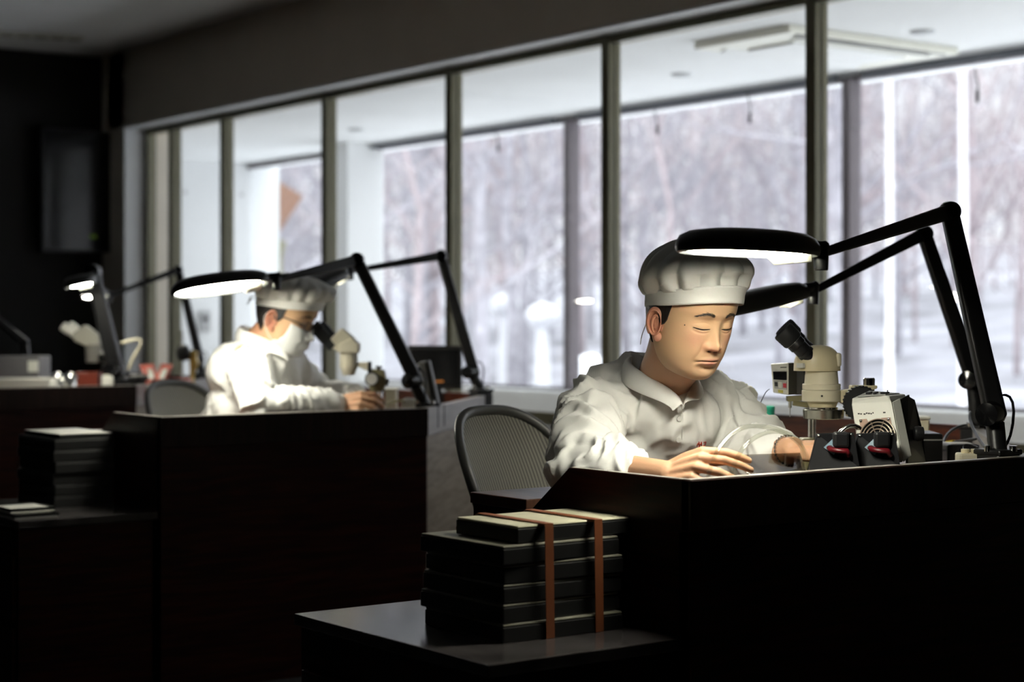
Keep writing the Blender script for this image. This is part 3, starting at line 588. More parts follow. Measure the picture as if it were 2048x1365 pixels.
b = MB(); b.lathe([(.001, 0), (.034, .001), (.037, .005), (.037, .02), (.03, .026), (.001, .028)], mp(1716, 806) - CF * .045, CF, seg=36)
for k in range(30):
    a = 2 * PI * k / 30; c = mp(1716, 806) - CF * .033 + (CR * math.cos(a) + UP * math.sin(a)) * .037; b.box(c, (.003, .016, .003), Matrix.Rotation(-YAW, 3, 'Z'))
obj('focus_knob', b, M['rubber'], r, smooth=35)
b = MB(); b.cyl((*mp(1738, 800).xy, HT), mp(1738, 770), .012); obj('column', b, M['chrome'], r, smooth=True)
b = MB(); b.lathe([(.011, 0), (.0125, .001), (.0125, .015), (.011, .017)], mp(1738, 772), UP, seg=20); obj('column_cap', b, M['chrome'], r, smooth=30)
b = MB(); b.prism([(mp(1690, 900, .0) + CR * x + CF * y).xy for x, y in ((-.12, -.09), (.09, -.09), (.09, .1), (-.12, .1))], HT, HT + .02); obj('stand_base', b, M['cream2'], r, bev=.006)
# --- height gauge with digital readout
r = thing('digital_gauge', 'small beige digital readout on a gauge stand left of the near microscope', 'gauge', Vector((*P(1622, 880, 3.98).xy, HT)))
def gp(x, y, dt=0): return P(x, y, 3.98 + dt)
# box seen at an angle: lit front face 1541-1577 and dark side face 1577-1600
b = MB(); f = [gp(1541, 728, .02), gp(1577, 726, -.03), gp(1577, 791, -.03), gp(1546, 786, .02)]; back = (CR * .026 + CF * .045)
b.ext(f, back); cs = obj('readout_case', b, [M['offwhite'], M['darkcase']], r, bev=.0025)
for p in cs.data.polygons:
    n = RM[r].to_3x3() @ p.normal
    if n.dot(CR) > .6: p.material_index = 1
def ff(u, v, o=.0012):   # on the front face
    return f[0].lerp(f[1], u).lerp(f[3].lerp(f[2], u), v) + norm((f[1] - f[0]).cross(UP)) * o
def quad(name, u0, v0, u1, v1, m, par, o=.0015, th=.002):
    b = MB(); nn = norm((f[1] - f[0]).cross(UP)); b.ext([ff(u0, v0, o), ff(u1, v0, o), ff(u1, v1, o), ff(u0, v1, o)], -nn * th); return obj(name, b, m, par)
M['red'] = mat('red_button', (.55, .03, .05), .4); M['grey'] = mat('light_grey', (.45, .45, .43), .5)
quad('readout_screen', .14, .27, .90, .54, M['blackgloss'], r, .002, .003); quad('button_panel', .15, .57, .92, .84, M['grey'], r)
quad('button', .22, .62, .36, .76, M['black'], r, .0035, .004); quad('button', .45, .6, .64, .8, M['offwhite'], r, .0035, .004); quad('button', .74, .64, .9, .78, M['red'], r, .0035, .004, )
quad('warning_sticker', .36, .87, .66, .96, mat('yellow_sticker', (.6, .55, .1), .5), r, .001, .001)
for k in range(5): quad('brand_marks', .56 + k * .07, .125, .605 + k * .07, .155, M['darkcase'], r, .001, .001)
b = MB(); c = gp(1590, 760, .045); b.cyl(c, c + CR * .03 + CF * .02, .034); obj('motor_housing', b, M['darkcase'], r, smooth=True)
b = MB(); b.bar(gp(1573, 798, .0), gp(1612, 796, .0), .02, .012); b.bar(gp(1585, 806), gp(1622, 812), .012, .012); obj('gauge_arm', b, M['gauge_olive'], r, bev=.002)
b = MB(); b.cyl(gp(1580, 797), gp(1580, 816), .004); b.cyl(gp(1580, 816), gp(1580, 834), .0012, .0008, seg=8); obj('probe', b, M['steel'], r, smooth=True)
for x in (1620, 1627):
    b = MB(); b.cyl((*gp(x, 880, .0).xy, HT), gp(x, 812 if x == 1620 else 745), .0052, seg=16); obj('gauge_post', b, M['chrome'], r, smooth=True)
b = MB(); b.box(Vector((*gp(1618, 880).xy, HT + .045)), (.04, .05, .09), Matrix.Rotation(-YAW, 3, 'Z')); obj('post_block', b, M['gauge_olive'], r, bev=.004)
b = MB(); b.tube([gp(1541, 778), gp(1532, 782), gp(1524, 800), gp(1514, 822), gp(1508, 850)], .0012, 6); obj('cable', b, M['black'], r, smooth='all', sub=1)
# --- ionising blower, tilted in its dark bracket
r = thing('ionising_blower', 'white fan blower box with round grille tilted in a dark bracket on the near bench', 'fan', Vector((*P(1790, 920, 3.62).xy, HT)))
def bp(x, y, dt=0): return P(x, y, 3.62 + dt)
FL = [bp(1703, 808, .03), bp(1784, 804, -.02), bp(1806, 925, -.07), bp(1722, 935, -.02)]        # front face corners (tl, tr, br, bl)
bk = CR * .012 + CF * .085 + UP * .024
FLt = [bp(1703, 794, .045), bp(1777, 802, -.005)]
b = MB(); vs = [FL[0], FL[1], FL[2], FL[3], FL[0] + CR * .004 + UP * .010 + CF * .02, FL[1] - CR * .004 + UP * .012 + CF * .02, bp(1812, 789, .07), bp(1738, 781, .11), FL[2] + CR * .022 + CF * .10, FL[3] + CR * .022 + CF * .10]
b.add(vs, [(0, 1, 2, 3), (0, 4, 5, 1), (4, 7, 6, 5), (1, 5, 6, 8, 2), (0, 3, 9, 7, 4), (6, 7, 9, 8), (2, 8, 9, 3)])
cs = obj('case', b, [M['offwhite'], M['darkcase']], r, bev=.003)
def bf(u, v, o=0):
    n = norm((FL[1] - FL[0]).cross(FL[3] - FL[0])); n = n if n.dot(CF) < 0 else -n
    return FL[0].lerp(FL[1], u).lerp(FL[3].lerp(FL[2], u), v) + n * o
nb = norm(bf(0, 0, 1) - bf(0, 0, 0))
b = MB(); b.ext([bf(u, v, .0005) for u, v in ((.14, .26), (.32, .26), (.36, .33), (.66, .33), (.68, .26), (.90, .26), (.90, .97), (.14, .97))], nb * .002); obj('grille_plate', b, M['grille'], r)
gc = bf(.52, .58, .003); gx = norm(bf(1, .5) - bf(0, .5)); gy = nb.cross(gx)
b = MB(); b.cyl(gc - nb * .0005, gc + nb * .0008, .0385, seg=40); obj('fan_opening', b, M['blackgloss'], r, smooth=30)
b = MB()
for rad in (.011, .018, .025, .032, .0385):
    b.tube([gc + nb * .003 + gx * math.cos(2 * PI * k / 36) * rad + gy * math.sin(2 * PI * k / 36) * rad for k in range(37)], .0015, 6)
for k in range(4): b.tube([gc + nb * .002 + gx * math.cos(PI * k / 4 + .4) * .036, gc + nb * .003, gc + nb * .002 - gx * math.cos(PI * k / 4 + .4) * .036][:2] + [gc + nb * .0025 + gx * math.cos(PI * k / 4 + .4) * .0], .0012, 5) if False else b.tube([gc + nb * .002 + gx * math.cos(PI * k / 4 + .4) * .036 + gy * math.sin(PI * k / 4 + .4) * .036, gc + nb * .002 - gx * math.cos(PI * k / 4 + .4) * .036 - gy * math.sin(PI * k / 4 + .4) * .036], .0012, 5)
b.lathe([(.001, 0), (.007, .001), (.006, .005), (.001, .006)], gc, nb, seg=16); obj('wire_guard', b, M['chrome'] if False else mat('guard_metal', (.62, .5, .4), .3, metal=.8), r, smooth='all')
for u, v in ((.18, .29), (.85, .29), (.85, .93), (.18, .93)):
    b = MB(); c = bf(u, v, .003); b.lathe([(.0035, 0), (.003, .0018), (.0005, .0024)], c, nb, seg=12); obj('screw', b, M['chrome'], r, smooth='all')
# small print on the blower: maker's line and model mark
for k, (u, wd) in enumerate(((.12, .05), (.18, .04), (.26, .05), (.32, .04), (.37, .05), (.43, .035), (.48, .03), (.74, .06))):
    b = MB(); v = .155 + .006 * (k % 3); b.ext([bf(u, v, .0004), bf(u + wd, v, .0004), bf(u + wd, v + .022, .0004), bf(u, v + .022, .0004)], nb * .0003); obj('printed_mark', b, M['darkcase'], r)
tp = lambda u, v, o=0: vs[4].lerp(vs[5], u).lerp(vs[7].lerp(vs[6], u), v) + UP * o
b = MB(); b.ext([tp(.1, .12, .0006), tp(.88, .12, .0006), tp(.9, .85, .0006), tp(.12, .85, .0006)], UP * .0015); obj('control_panel', b, M['grey'], r)
for u, v, wd, n2 in ((.22, .35, .1, 'switch'), (.42, .35, .06, 'switch'), (.62, .35, .16, 'switch')):
    b = MB(); b.ext([tp(u, v, .002), tp(u + wd, v, .002), tp(u + wd, v + .18, .002), tp(u, v + .18, .002)], UP * .004); obj(n2, b, M['black'], r)
b = MB(); c = tp(.6, .8, .0); b.cyl(c, c + UP * .007, .0012, seg=8); obj('toggle_lever', b, M['black'], r)
b = MB(); b.ext([bp(x, y, d) for x, y, d in ((1790, 812, .0), (1812, 792, .05), (1826, 800, .07), (1842, 862, .06), (1848, 925, .05), (1812, 930, -.03), (1812, 880, -.03))], CR * .004); obj('bracket', b, M['black'], r, bev=.001)
b = MB(); b.ext([bp(x, y, d) for x, y, d in ((1785, 805, -.022), (1800, 797, .0), (1823, 912, -.05), (1807, 925, -.075))], CF * .004); obj('side_trim', b, M['offwhite'], r, bev=.001)
b = MB(); b.ext([bp(x, y, d) for x, y, d in ((1786, 806, -.012), (1816, 790, .055), (1832, 870, .045), (1812, 900, -.04))], CR * .0025); obj('side_cover', b, M['darkcase'], r)
b = MB(); b.lathe([(.001, -.006), (.014, -.006), (.016, 0), (.014, .012), (.001, .014)], bp(1834, 868, .0), CR, seg=20); obj('bracket_knob', b, M['black'], r, smooth=True)
b = MB(); b.box(Vector((*bp(1775, 940, .03).xy, HT + .006)), (.16, .12, .012), Matrix.Rotation(-YAW, 3, 'Z')); obj('base_plate', b, M['offwhite'], r, bev=.003)
# --- two black units with red handles, blue label
def unit(px, lab):
    def up(x, y, dt=0): return P(px + x, y, 3.46 + dt)
    r = thing('black_control_unit', lab, 'control box', Vector((*up(45, 940).xy, HT)), 0, 'black units with red handles')
    A = [up(15, 868, .05), up(88, 866, .0), up(100, 935, -.02), up(-8, 945, .02)]; dn = UP * 0
    low = [Vector((*A[3].xy, HT + .001)), Vector((*A[2].xy, HT + .001))]
    bkv = CF * .075 + CR * .01
    b = MB(); v = [A[0], A[1], A[2], A[3], low[0], low[1], A[0] + bkv - UP * .004, A[1] + bkv - UP * .004, Vector((*(low[1] + bkv).xy, HT + .001)), Vector((*(low[0] + bkv).xy, HT + .001))]
    b.add(v, [(0, 1, 2, 3), (3, 2, 5, 4), (0, 6, 7, 1), (1, 7, 8, 5, 2), (0, 3, 4, 9, 6), (6, 9, 8, 7), (4, 5, 8, 9)]); obj('case', b, M['blackmatte'], r, bev=.002)
    def uf(u, v): return A[0].lerp(A[1], u).lerp(A[3].lerp(A[2], u), v)
    n = norm((A[1] - A[0]).cross(A[3] - A[0])); n = n if n.dot(CF) < 0 else -n
    b = MB(); b.ext([uf(*q) + n * .0004 for q in ((.25, .38), (.48, .12), (.58, .36), (.6, .42), (.5, .6))], n * .0006); obj('blue_label', b, mat('blue_label', (.10, .17, .22), .4) if 'blue_label' not in bpy.data.materials else bpy.data.materials['blue_label'], r, label='pale blue label')
    b = MB(); b.tube([uf(.42, .42) + n * .004, uf(.50, .52) + n * .012, uf(.66, .58) + n * .014, uf(.82, .58) + n * .010, uf(.84, .66) + n * .002], .0075, 10, flat=.7); obj('red_handle', b, mat('dark_red', (.09, .003, .007), .35) if 'dark_red' not in bpy.data.materials else bpy.data.materials['dark_red'], r, smooth='all', label='dark red handle')
    for u, vv in ((.06, .06), (.92, .06)):
        b = MB(); b.lathe([(.0035, 0), (.003, .002), (.0005, .003)], uf(u, vv), n, seg=12); obj('screw', b, M['chrome'], r, smooth='all')
    b = MB(); b.box(uf(.7, .25) + n * .01, (.03, .02, .03), Matrix.Rotation(-YAW, 3, 'Z')); obj('knob_block', b, M['black'], r, bev=.005)
unit(1620, 'black instrument box with red handle, left of its twin, beside the clear tubes')
unit(1702, 'black instrument box with red handle in front of the white fan blower')
# chrome hose arching behind the two boxes
r = thing('chrome_hose', 'shiny chrome double hose arching behind the black instrument boxes', 'hose', P(1700, 870, 3.62))
for o in (0, .010):
    b = MB(); b.tube([P(1672, 880, 3.62) + CF * o, P(1682, 862, 3.62) + CF * o, P(1700, 849 + o * 300, 3.62) + CF * o, P(1720, 852 + o * 300, 3.62) + CF * o, P(1734, 872, 3.62) + CF * o, P(1738, 885, 3.6) + CF * o], .0042, 10); obj('hose', b, M['chrome'], r, smooth='all', sub=1)
# clear looping tubes
M['cleartube'] = glassmat('clear_tube', (.93, .94, .9), 1, .10, .08)
def ctube(pts, lab, rad=.0042):
    P2 = [P(*q) for q in pts]; fine = []
    for i in range(len(P2) - 1):
        p0, p1, p2, p3 = P2[max(i - 1, 0)], P2[i], P2[i + 1], P2[min(i + 2, len(P2) - 1)]
        for k in range(6):
            t = k / 6; fine.append(.5 * ((2 * p1) + (p2 - p0) * t + (2 * p0 - 5 * p1 + 4 * p2 - p3) * t * t + (3 * p1 - p0 - 3 * p2 + p3) * t ** 3))
    fine.append(P2[-1]); b = MB(); b.tube(fine, rad, 12, flat=1); tag(obj('clear_tube', b, M['cleartube'], smooth='all'), lab, 'tube', 'clear tubes on the near rim')
ctube([(1417, 957, 3.215), (1421, 935, 3.22), (1436, 900, 3.23), (1464, 868, 3.26), (1500, 853, 3.28), (1548, 858, 3.30), (1590, 880, 3.30), (1614, 915, 3.30), (1612, 960, 3.30)], 'clear tube arching highest and widest over the front rim, its left foot by the hand')
ctube([(1461, 952, 3.24), (1470, 925, 3.25), (1492, 890, 3.26), (1525, 868, 3.29), (1560, 864, 3.31), (1592, 878, 3.32), (1606, 905, 3.32), (1606, 950, 3.32)], 'clear tube making the inner, lower arch over the front rim')
# acrylic plate leaning at the rim
r = thing('acrylic_plate', 'clear tinted acrylic plate lying behind the clear tubes', 'plate', P(1540, 930, 3.36)); b = MB()
b.ext([P(1462, 913, 3.46), P(1600, 908, 3.50), P(1612, 944, 3.30), P(1500, 952, 3.26)], UP * .002); obj('plate', b, glassmat('smoked_acrylic', (.80, .74, .66), .25, .05, .03), r)
b = MB(); b.bar(P(1462, 913, 3.46), P(1500, 952, 3.26), .004, .004); obj('plate_edge', b, M['offwhite'], r)
b = MB()
for x, y, t in ((1470, 916, 3.45), (1598, 912, 3.47), (1608, 942, 3.32), (1500, 950, 3.28)):
    q = P(x, y, t); b.cyl((q.x, q.y, HT), q, .004, seg=8)
obj('plate_stand', b, M['cleartube'], r)
# green cup, small boxes, power strip
q = P(1533, 830, 4.35); r = thing('green_cup', 'small teal green cup left of the digital readout', 'cup', (q.x, q.y, HT)); b = MB(); b.lathe([(.016, 0), (.018, .02), (.02, q.z - HT + .018), (.0185, q.z - HT + .018), (.0165, .02)], (q.x, q.y, HT), seg=24, close=False)
b.f.append(tuple(range(len(b.v) - 24, len(b.v)))); b.m.append(0); obj('cup_wall', b, mat('teal_plastic', (.01, .14, .09), .4), r, smooth=40)
b = MB(); b.lathe([(.0205, 0), (.0205, .008), (.018, .009)], (q.x, q.y, q.z + .012), seg=24); obj('cup_lid', b, bpy.data.materials['teal_plastic'], r, smooth=True)
def bx_(name, lab, cat, px0, py0, px1, py1, t, dep, m, extra=None, z0=HT, bev=.004, rz=-YAW):
    a = P(px0, py0, t); c = P(px1, py0, t); w = (c - a).length; zt = a.z; cx = (a + c) / 2 + CF * dep / 2; r = thing(name, lab, cat, (cx.x, cx.y, z0))
    b = MB(); b.box((cx.x, cx.y, (zt + z0) / 2), (w, dep, zt - z0), Matrix.Rotation(rz, 3, 'Z')); obj('body', b, m, r, bev=bev); return r, cx, w, zt
r, c, w_, zt = bx_('parts_box', 'pale cream plastic box between the white fan blower and the red wooden panel', 'box', 1826, 840, 1860, 880, 4.35, .06, M['cream2'])
b = MB(); b.box((c.x, c.y, zt + .004), (w_ + .004, .064, .008), Matrix.Rotation(-YAW, 3, 'Z')); obj('lid', b, M['offwhite'], r, bev=.003)
r, c, w_, zt = bx_('black_case', 'low black case right of the white fan blower', 'case', 1834, 868, 1886, 900, 4.0, .12, M['black']); b = MB(); b.box((c.x, c.y, zt - .014), (w_ + .002, .122, .003), Matrix.Rotation(-YAW, 3, 'Z')); obj('seam', b, M['grey'], r)
r, c, w_, zt = bx_('transformer_block', 'black power adapter behind the low black case, near the lamp posts', 'adapter', 1895, 890, 1960, 905, 4.1, .1, M['black']); b = MB(); b.box((c.x, c.y, zt + .0006), (w_ * .7, .07, .001), Matrix.Rotation(-YAW, 3, 'Z')); obj('label_plate', b, M['grey'], r)
r, c, w_, zt = bx_('power_strip', 'cream power strip at the foot of the front lamp', 'power strip', 1920, 908, 1968, 920, 3.70, .045, M['cream2'])
for k in range(2):
    p = c + CR * (-.008 + .02 * k) + UP * (zt - c.z); b = MB(); b.cyl(Vector((*p.xy, zt)), Vector((*p.xy, zt + .008)), .009, seg=16); obj('switch', b, M['cream'], r, smooth=True)
# black cables
def cable(pts, lab, rad=.0028, m='black'):
    b = MB(); P2 = [P(*q) for q in pts]; b.tube(P2, rad, 8); tag(obj('cable', b, M[m], smooth='all', sub=2), lab, 'cable')
cable([(1934, 850, 4.5), (1918, 853, 4.45), (1900, 862, 4.4), (1888, 878, 4.3), (1884, 896, 4.2), (1882, 905, 4.1)], 'thick black cable curving down left of the rear lamp post', .004)
cable([(1941, 822, 4.2), (1938, 838, 4.15), (1948, 862, 4.05), (1958, 880, 3.95), (1972, 898, 3.85), (1980, 906, 3.8)], 'black cable hanging off the rear lamp knee down to the front lamp foot', .004)
cable([(1978, 908, 3.8), (1960, 896, 3.9), (1945, 890, 4.0), (1930, 888, 4.0), (1924, 896, 4.0), (1930, 904, 3.9), (1945, 902, 3.85), (1960, 892, 3.9)], 'thin black cable loop on the bench by the power strip', .0016)
cable([(1893, 886, 4.3), (1915, 884, 4.25), (1940, 880, 4.2), (1955, 878, 4.15)], 'black cable lying along the bench with a yellow tag', .004)
b = MB(); b.bar(P(1894, 885, 4.28), P(1908, 883, 4.26), .012, .006); tag(obj('cable_tag', b, mat('yellow_tag', (.5, .38, .03), .4), bev=.001), 'small yellow tag on the black cable near the lamp posts', 'tag')
# ================================================================= instruments on the middle bench
T1 = 5.75; s1 = T1 / FPX
def np_(px, py, dt=0): return P(px, py, T1 + dt)
r = thing('stereo_microscope', 'cream microscope the masked person looks into', 'microscope', Vector((*np_(720, 820).xy, HT)))
for s in (0, 1):
    o = CF * .055 * s + CR * .012 * s - CF * .02; a = np_(628, 650) + o; e = np_(664, 690) + o; d = norm(e - a); Ln = (e - a).length
    b = MB(); b.lathe([(.018, 0), (.022, .002), (.022, .03), (.019, .032), (.021, .034), (.021, .06), (.019, .062), (.018, Ln + .01)], a, d, seg=24); obj('eyepiece', b, M['rubber'], r, smooth=30)
def sq(pts, m, name, t=-.035, th=.07, bev=.004): b = MB(); b.ext([np_(x, y) + CF * t for x, y in pts], CF * th); return obj(name, b, M[m], r, bev=bev, smooth=True)
M['cream3'] = mat('beige_enamel', (.66, .62, .49), .4)
sq([(685, 656), (711, 678), (684, 708), (652, 688)], 'cream3', 'prism_housing'); sq([(681, 688), (705, 676), (720, 688), (719, 706), (681, 706)], 'cream3', 'elbow_housing', -.04, .08)
def ring1(y0, y1, r0, r1, m, name, ctr):
    c1 = np_(ctr, y1); h = (y1 - y0) * s1; b = MB(); b.lathe([(r1 * s1 - .001, 0), (r1 * s1, .001), (r0 * s1, h - .001), (r0 * s1 - .001, h)], c1, UP, seg=32); obj(name, b, M[m], r, smooth=35)
ring1(706, 728, 18, 18, 'cream3', 'zoom_body', 697.5); ring1(728, 738, 19, 18, 'cream3', 'zoom_ring', 697.5); ring1(738, 751, 16, 12, 'cream3', 'objective', 697.5)
sq([(716, 725), (741, 725), (741, 742), (733, 742), (716, 733)], 'cream3', 'support_arm', -.01, .02, .002); sq([(736, 724), (743, 724), (743, 748), (736, 748)], 'black', 'arm_end', -.013, .026, .001)
sq([(735, 738), (768, 740), (773, 762), (765, 784), (740, 782)], 'gauge_olive', 'focus_block', -.01, .05, .004)
b = MB(); c = np_(745, 758) - CF * .04; b.lathe([(.001, 0), (.019 * 1.15, .0), (.0225, .004), (.0225, .03), (.001, .032)], c, CF, seg=28); kn = obj('focus_knob', b, M['rubber'], r, smooth=40)
b = MB(); b.lathe([(.001, -.002), (.0185, -.0015), (.019, .002)], c, CF, seg=28); obj('knob_face', b, M['grey'], kn)
b = MB(); b.cyl(np_(764, 762, .02), np_(777, 766, .02), .012); obj('side_knob', b, M['black'], r, smooth=True)
b = MB(); b.cyl((*np_(762, 800).xy, HT), np_(758, 736), .009); b.cyl(np_(758, 736), np_(758, 732), .011); obj('column', b, M['chrome'], r, smooth=True)
b = MB(); b.box(Vector((*np_(748, 820, .12).xy, HT + .01)), (.16, .16, .02), Matrix.Rotation(-YAW, 3, 'Z')); obj('stand_base', b, M['cream3'], r, bev=.005)
def bx1(name, lab, cat, a, b_, m, t=T1, dep=.08, **k): return bx_(name, lab, cat, a[0], a[1], b_[0], b_[1], t, dep, m, **k)
r, c, w_, zt = bx1('parts_box', 'pale cream plastic box right of the masked person’s microscope column', 'box', (770, 782), (793, 800), M['cream3'], 6.1); b = MB(); b.box((c.x, c.y, zt + .003), (w_ + .003, .083, .006), Matrix.Rotation(-YAW, 3, 'Z')); obj('lid', b, M['cream3'], r, bev=.002)
r, c, w_, zt = bx1('instrument_case', 'small pale case at the foot of the middle bench front lamp', 'case', (803, 800), (830, 810), M['offwhite'], 5.85); b = MB(); b.box((c.x, c.y, zt + .002), (w_ * .6, .05, .004), Matrix.Rotation(-YAW, 3, 'Z')); obj('top_panel', b, M['grey'], r, bev=.001)
r = thing('tilted_blower', 'grey fan blower seen from its edge behind the front lamp post of the middle bench', 'fan', Vector((*P(860, 815, 5.95).xy, HT)))
b = MB(); b.ext([P(x, y, 5.95) for x, y in ((836, 726), (850, 724), (868, 815), (842, 818))], CF * .12); obj('case', b, M['grey'], r, bev=.004)
b = MB(); b.ext([P(x, y, 5.93) for x, y in ((850, 724), (858, 722), (878, 812), (868, 815))], CF * .12); obj('back_cover', b, M['darkcase'], r, bev=.004)
b = MB(); b.cyl(P(842, 734, 5.93), P(834, 738, 5.93), .012); obj('adjuster', b, M['chrome'], r, smooth=True)
b = MB(); b.box(Vector((*P(858, 815, 6.0).xy, (HT + P(0, 812, 5.95).z) / 2)), (.06, .1, P(0, 812, 5.95).z - HT)); obj('foot', b, M['black'], r)
# microscope tools near the masked person's hands
r = thing('workpiece', 'small lit workpiece on a ring stand under the masked person’s hands', 'workpiece', Vector((*P(716, 815, 5.74).xy, HT))); b = MB(); q = P(718, 793, 5.74)
b.lathe([(.03, 0), (.034, .003), (.034, .009), (.028, .011)], q - UP * .003, seg=28); obj('dish', b, mat('blue_grey_dish', (.3, .34, .4), .3), r, smooth=40)
b = MB(); b.cyl((q.x, q.y, HT), q, .014, seg=16); b.box((q.x, q.y, HT + .003), (.06, .06, .006)); obj('stand', b, M['cream3'], r, smooth=True)
b = MB(); b.bar(P(706, 778, 5.74), P(722, 788, 5.74), .008, .004); tag(obj('tweezers', b, M['satin']), 'thin tweezers above the dish by the masked person’s fingers', 'tweezers')
b = MB(); b.tube([P(770, 812, 5.75), P(785, 805, 5.75), P(800, 800, 5.75), P(812, 805, 5.75)], .004, 8); tag(obj('cable', b, M['gauge_olive'], smooth='all', sub=1), 'pale cable lying between the microscope base and the small case on the middle bench', 'cable')
# monitor on the far side of the middle bench
r = thing('monitor', 'black computer monitor standing behind the middle bench lamps', 'monitor', Vector((*P(870, 790, 7.0).xy, HT)))
b = MB(); b.ext([P(816, 691, 7.0), P(924, 692, 7.0), P(924, 779, 7.0), P(816, 779, 7.0)], CF * .03); obj('bezel', b, M['black'], r, bev=.004)
b = MB(); b.ext([P(823, 699, 6.997), P(917, 700, 6.997), P(917, 771, 6.997), P(823, 771, 6.997)], CF * .004); obj('screen', b, M['blackgloss'], r)
b = MB(); b.ext([P(868, 762, 6.995), P(886, 761, 6.995), P(888, 765, 6.995), P(868, 766, 6.995)], CF * .001); obj('glow', b, mat('orange_glow', (.3, .1, .02), .5, emit=(.5, .18, .03), estr=.35), r, label='small dim orange display glow')
b = MB(); q = P(870, 779, 7.03); b.bar((q.x, q.y, HT), (q.x, q.y, q.z + .02), .05, .03); b.box((q.x, q.y, HT + .008), (.2, .14, .016), Matrix.Rotation(-YAW, 3, 'Z')); obj('stand', b, M['black'], r)
# ================================================================= things on the far left bench
T2 = 8.05
r = thing('stereo_microscope', 'small pale microscope on the far left bench before the dark wall', 'microscope', Vector((*P(200, 800, T2).xy, HT)))
for s in (0, 1):
    o = CR * .022 * s + CF * .03 * s + UP * .004 * s; a = P(125, 652, T2) + o; e = P(152, 672, T2) + o; d = norm(e - a); b = MB(); b.lathe([(.018, 0), (.021, .002), (.021, .04), (.017, .043), (.017, (e - a).length)], a, d, seg=20); obj('eyepiece', b, M['offwhite'], r, smooth=30)
b = MB(); b.ext([P(x, y, T2) - CF * .03 for x, y in ((146, 668), (172, 650), (200, 672), (202, 690), (190, 700), (150, 682))], CF * .06); obj('prism_housing', b, mat('prism_grey', (.34, .33, .28), .5), r, bev=.006)
b = MB(); b.cyl(P(188, 725, T2), P(188, 690, T2), .035, .04); obj('zoom_body', b, M['midgrey'], r, smooth=True)
b = MB(); b.bar(P(190, 705, T2), P(222, 712, T2), .03, .03); obj('support_arm', b, M['grey'], r)
b = MB(); b.cyl((*P(215, 740, T2).xy, HT), P(215, 698, T2), .012); obj('column', b, M['chrome'], r, smooth=True)
b = MB(); b.cyl(P(210, 716, T2) - CF * .05, P(210, 716, T2), .02); obj('focus_knob', b, M['chrome'], r, smooth=True)
b = MB(); b.box(Vector((*P(200, 800, T2).xy, HT + .01)), (.22, .16, .02)); obj('stand_base', b, M['grey'], r)
r, c, w_, zt = bx_('equipment_case', 'grey equipment box with a pale label at the left edge of the far bench', 'case', -40, 713, 78, 768, 7.95, .2, mat('mid_grey_case', (.16, .155, .165), .5)); b = MB(); q = P(66, 733, 7.945); b.box(q, (.045, .004, .05), Matrix.Rotation(-YAW, 3, 'Z')); obj('label_plate', b, M['offwhite'], r)
r, c, w_, zt = bx_('paper_stack', 'flat pale stack of paper at the front left of the far bench', 'paper', -40, 758, 100, 772, 7.7, .15, M['offwhite'], bev=.001)
q = P(60, 765, 7.62); b = MB(); b.lathe([(.014, 0), (.016, .003), (.016, .018), (.010, .024)], (q.x, q.y, HR - .03), seg=16); tag(obj('bottle_cap', b, M['red'], smooth=True), 'small dark red cap at the front left of the far bench', 'cap')
for px, lab in ((113, 'small shiny metal vessel on the far bench, left one of two'), (140, 'small shiny metal vessel on the far bench, right one beside the red box')):
    q = P(px, 760, 7.85); b = MB(); b.lathe([(.02, 0), (.032, .02), (.034, P(0, 748, 7.85).z - HT - .01), (.02, P(0, 748, 7.85).z - HT), (.006, P(0, 744, 7.85).z - HT)], (q.x, q.y, HT), seg=20); tag(obj('metal_vessel', b, M['chrome'], smooth='all'), lab, 'vessel')
r, c, w_, zt = bx_('red_box', 'dark red box beside the shiny vessels on the far bench', 'box', 152, 748, 196, 768, 7.9, .1, mat('brick_red', (.16, .025, .012), .5)); b = MB(); b.box((c.x, c.y, zt + .003), (w_ + .003, .103, .006), Matrix.Rotation(-YAW, 3, 'Z')); obj('lid', b, bpy.data.materials['brick_red'], r)
r, c, w_, zt = bx_('bright_dish', 'brightly lit small dish under the lamp of the far bench', 'dish', 203, 752, 226, 764, 7.9, .07, M['offwhite']); b = MB(); b.box((c.x, c.y, zt + .002), (w_ * .8, .05, .004), Matrix.Rotation(-YAW, 3, 'Z')); obj('dish_insert', b, M['cream3'], r)
b = MB(); b.tube([P(240, 688, 7.9), P(262, 680, 7.9), P(287, 677, 7.9), P(280, 695, 7.9), P(263, 720, 7.9), P(256, 745, 7.9)], .008, 8); tag(obj('bent_tube', b, M['cream2'], smooth='all', sub=1), 'pale bent tube looping right of the thick lamp arm on the far bench', 'tube')
r, c, w_, zt = bx_('black_tray', 'low black tray right of the thick lamp arm on the far bench', 'tray', 256, 752, 296, 765, 7.95, .12, M['black']); b = MB(); b.box((c.x, c.y, zt + .002), (w_ * .8, .08, .004), Matrix.Rotation(-YAW, 3, 'Z')); obj('tray_insert', b, M['grey'], r)
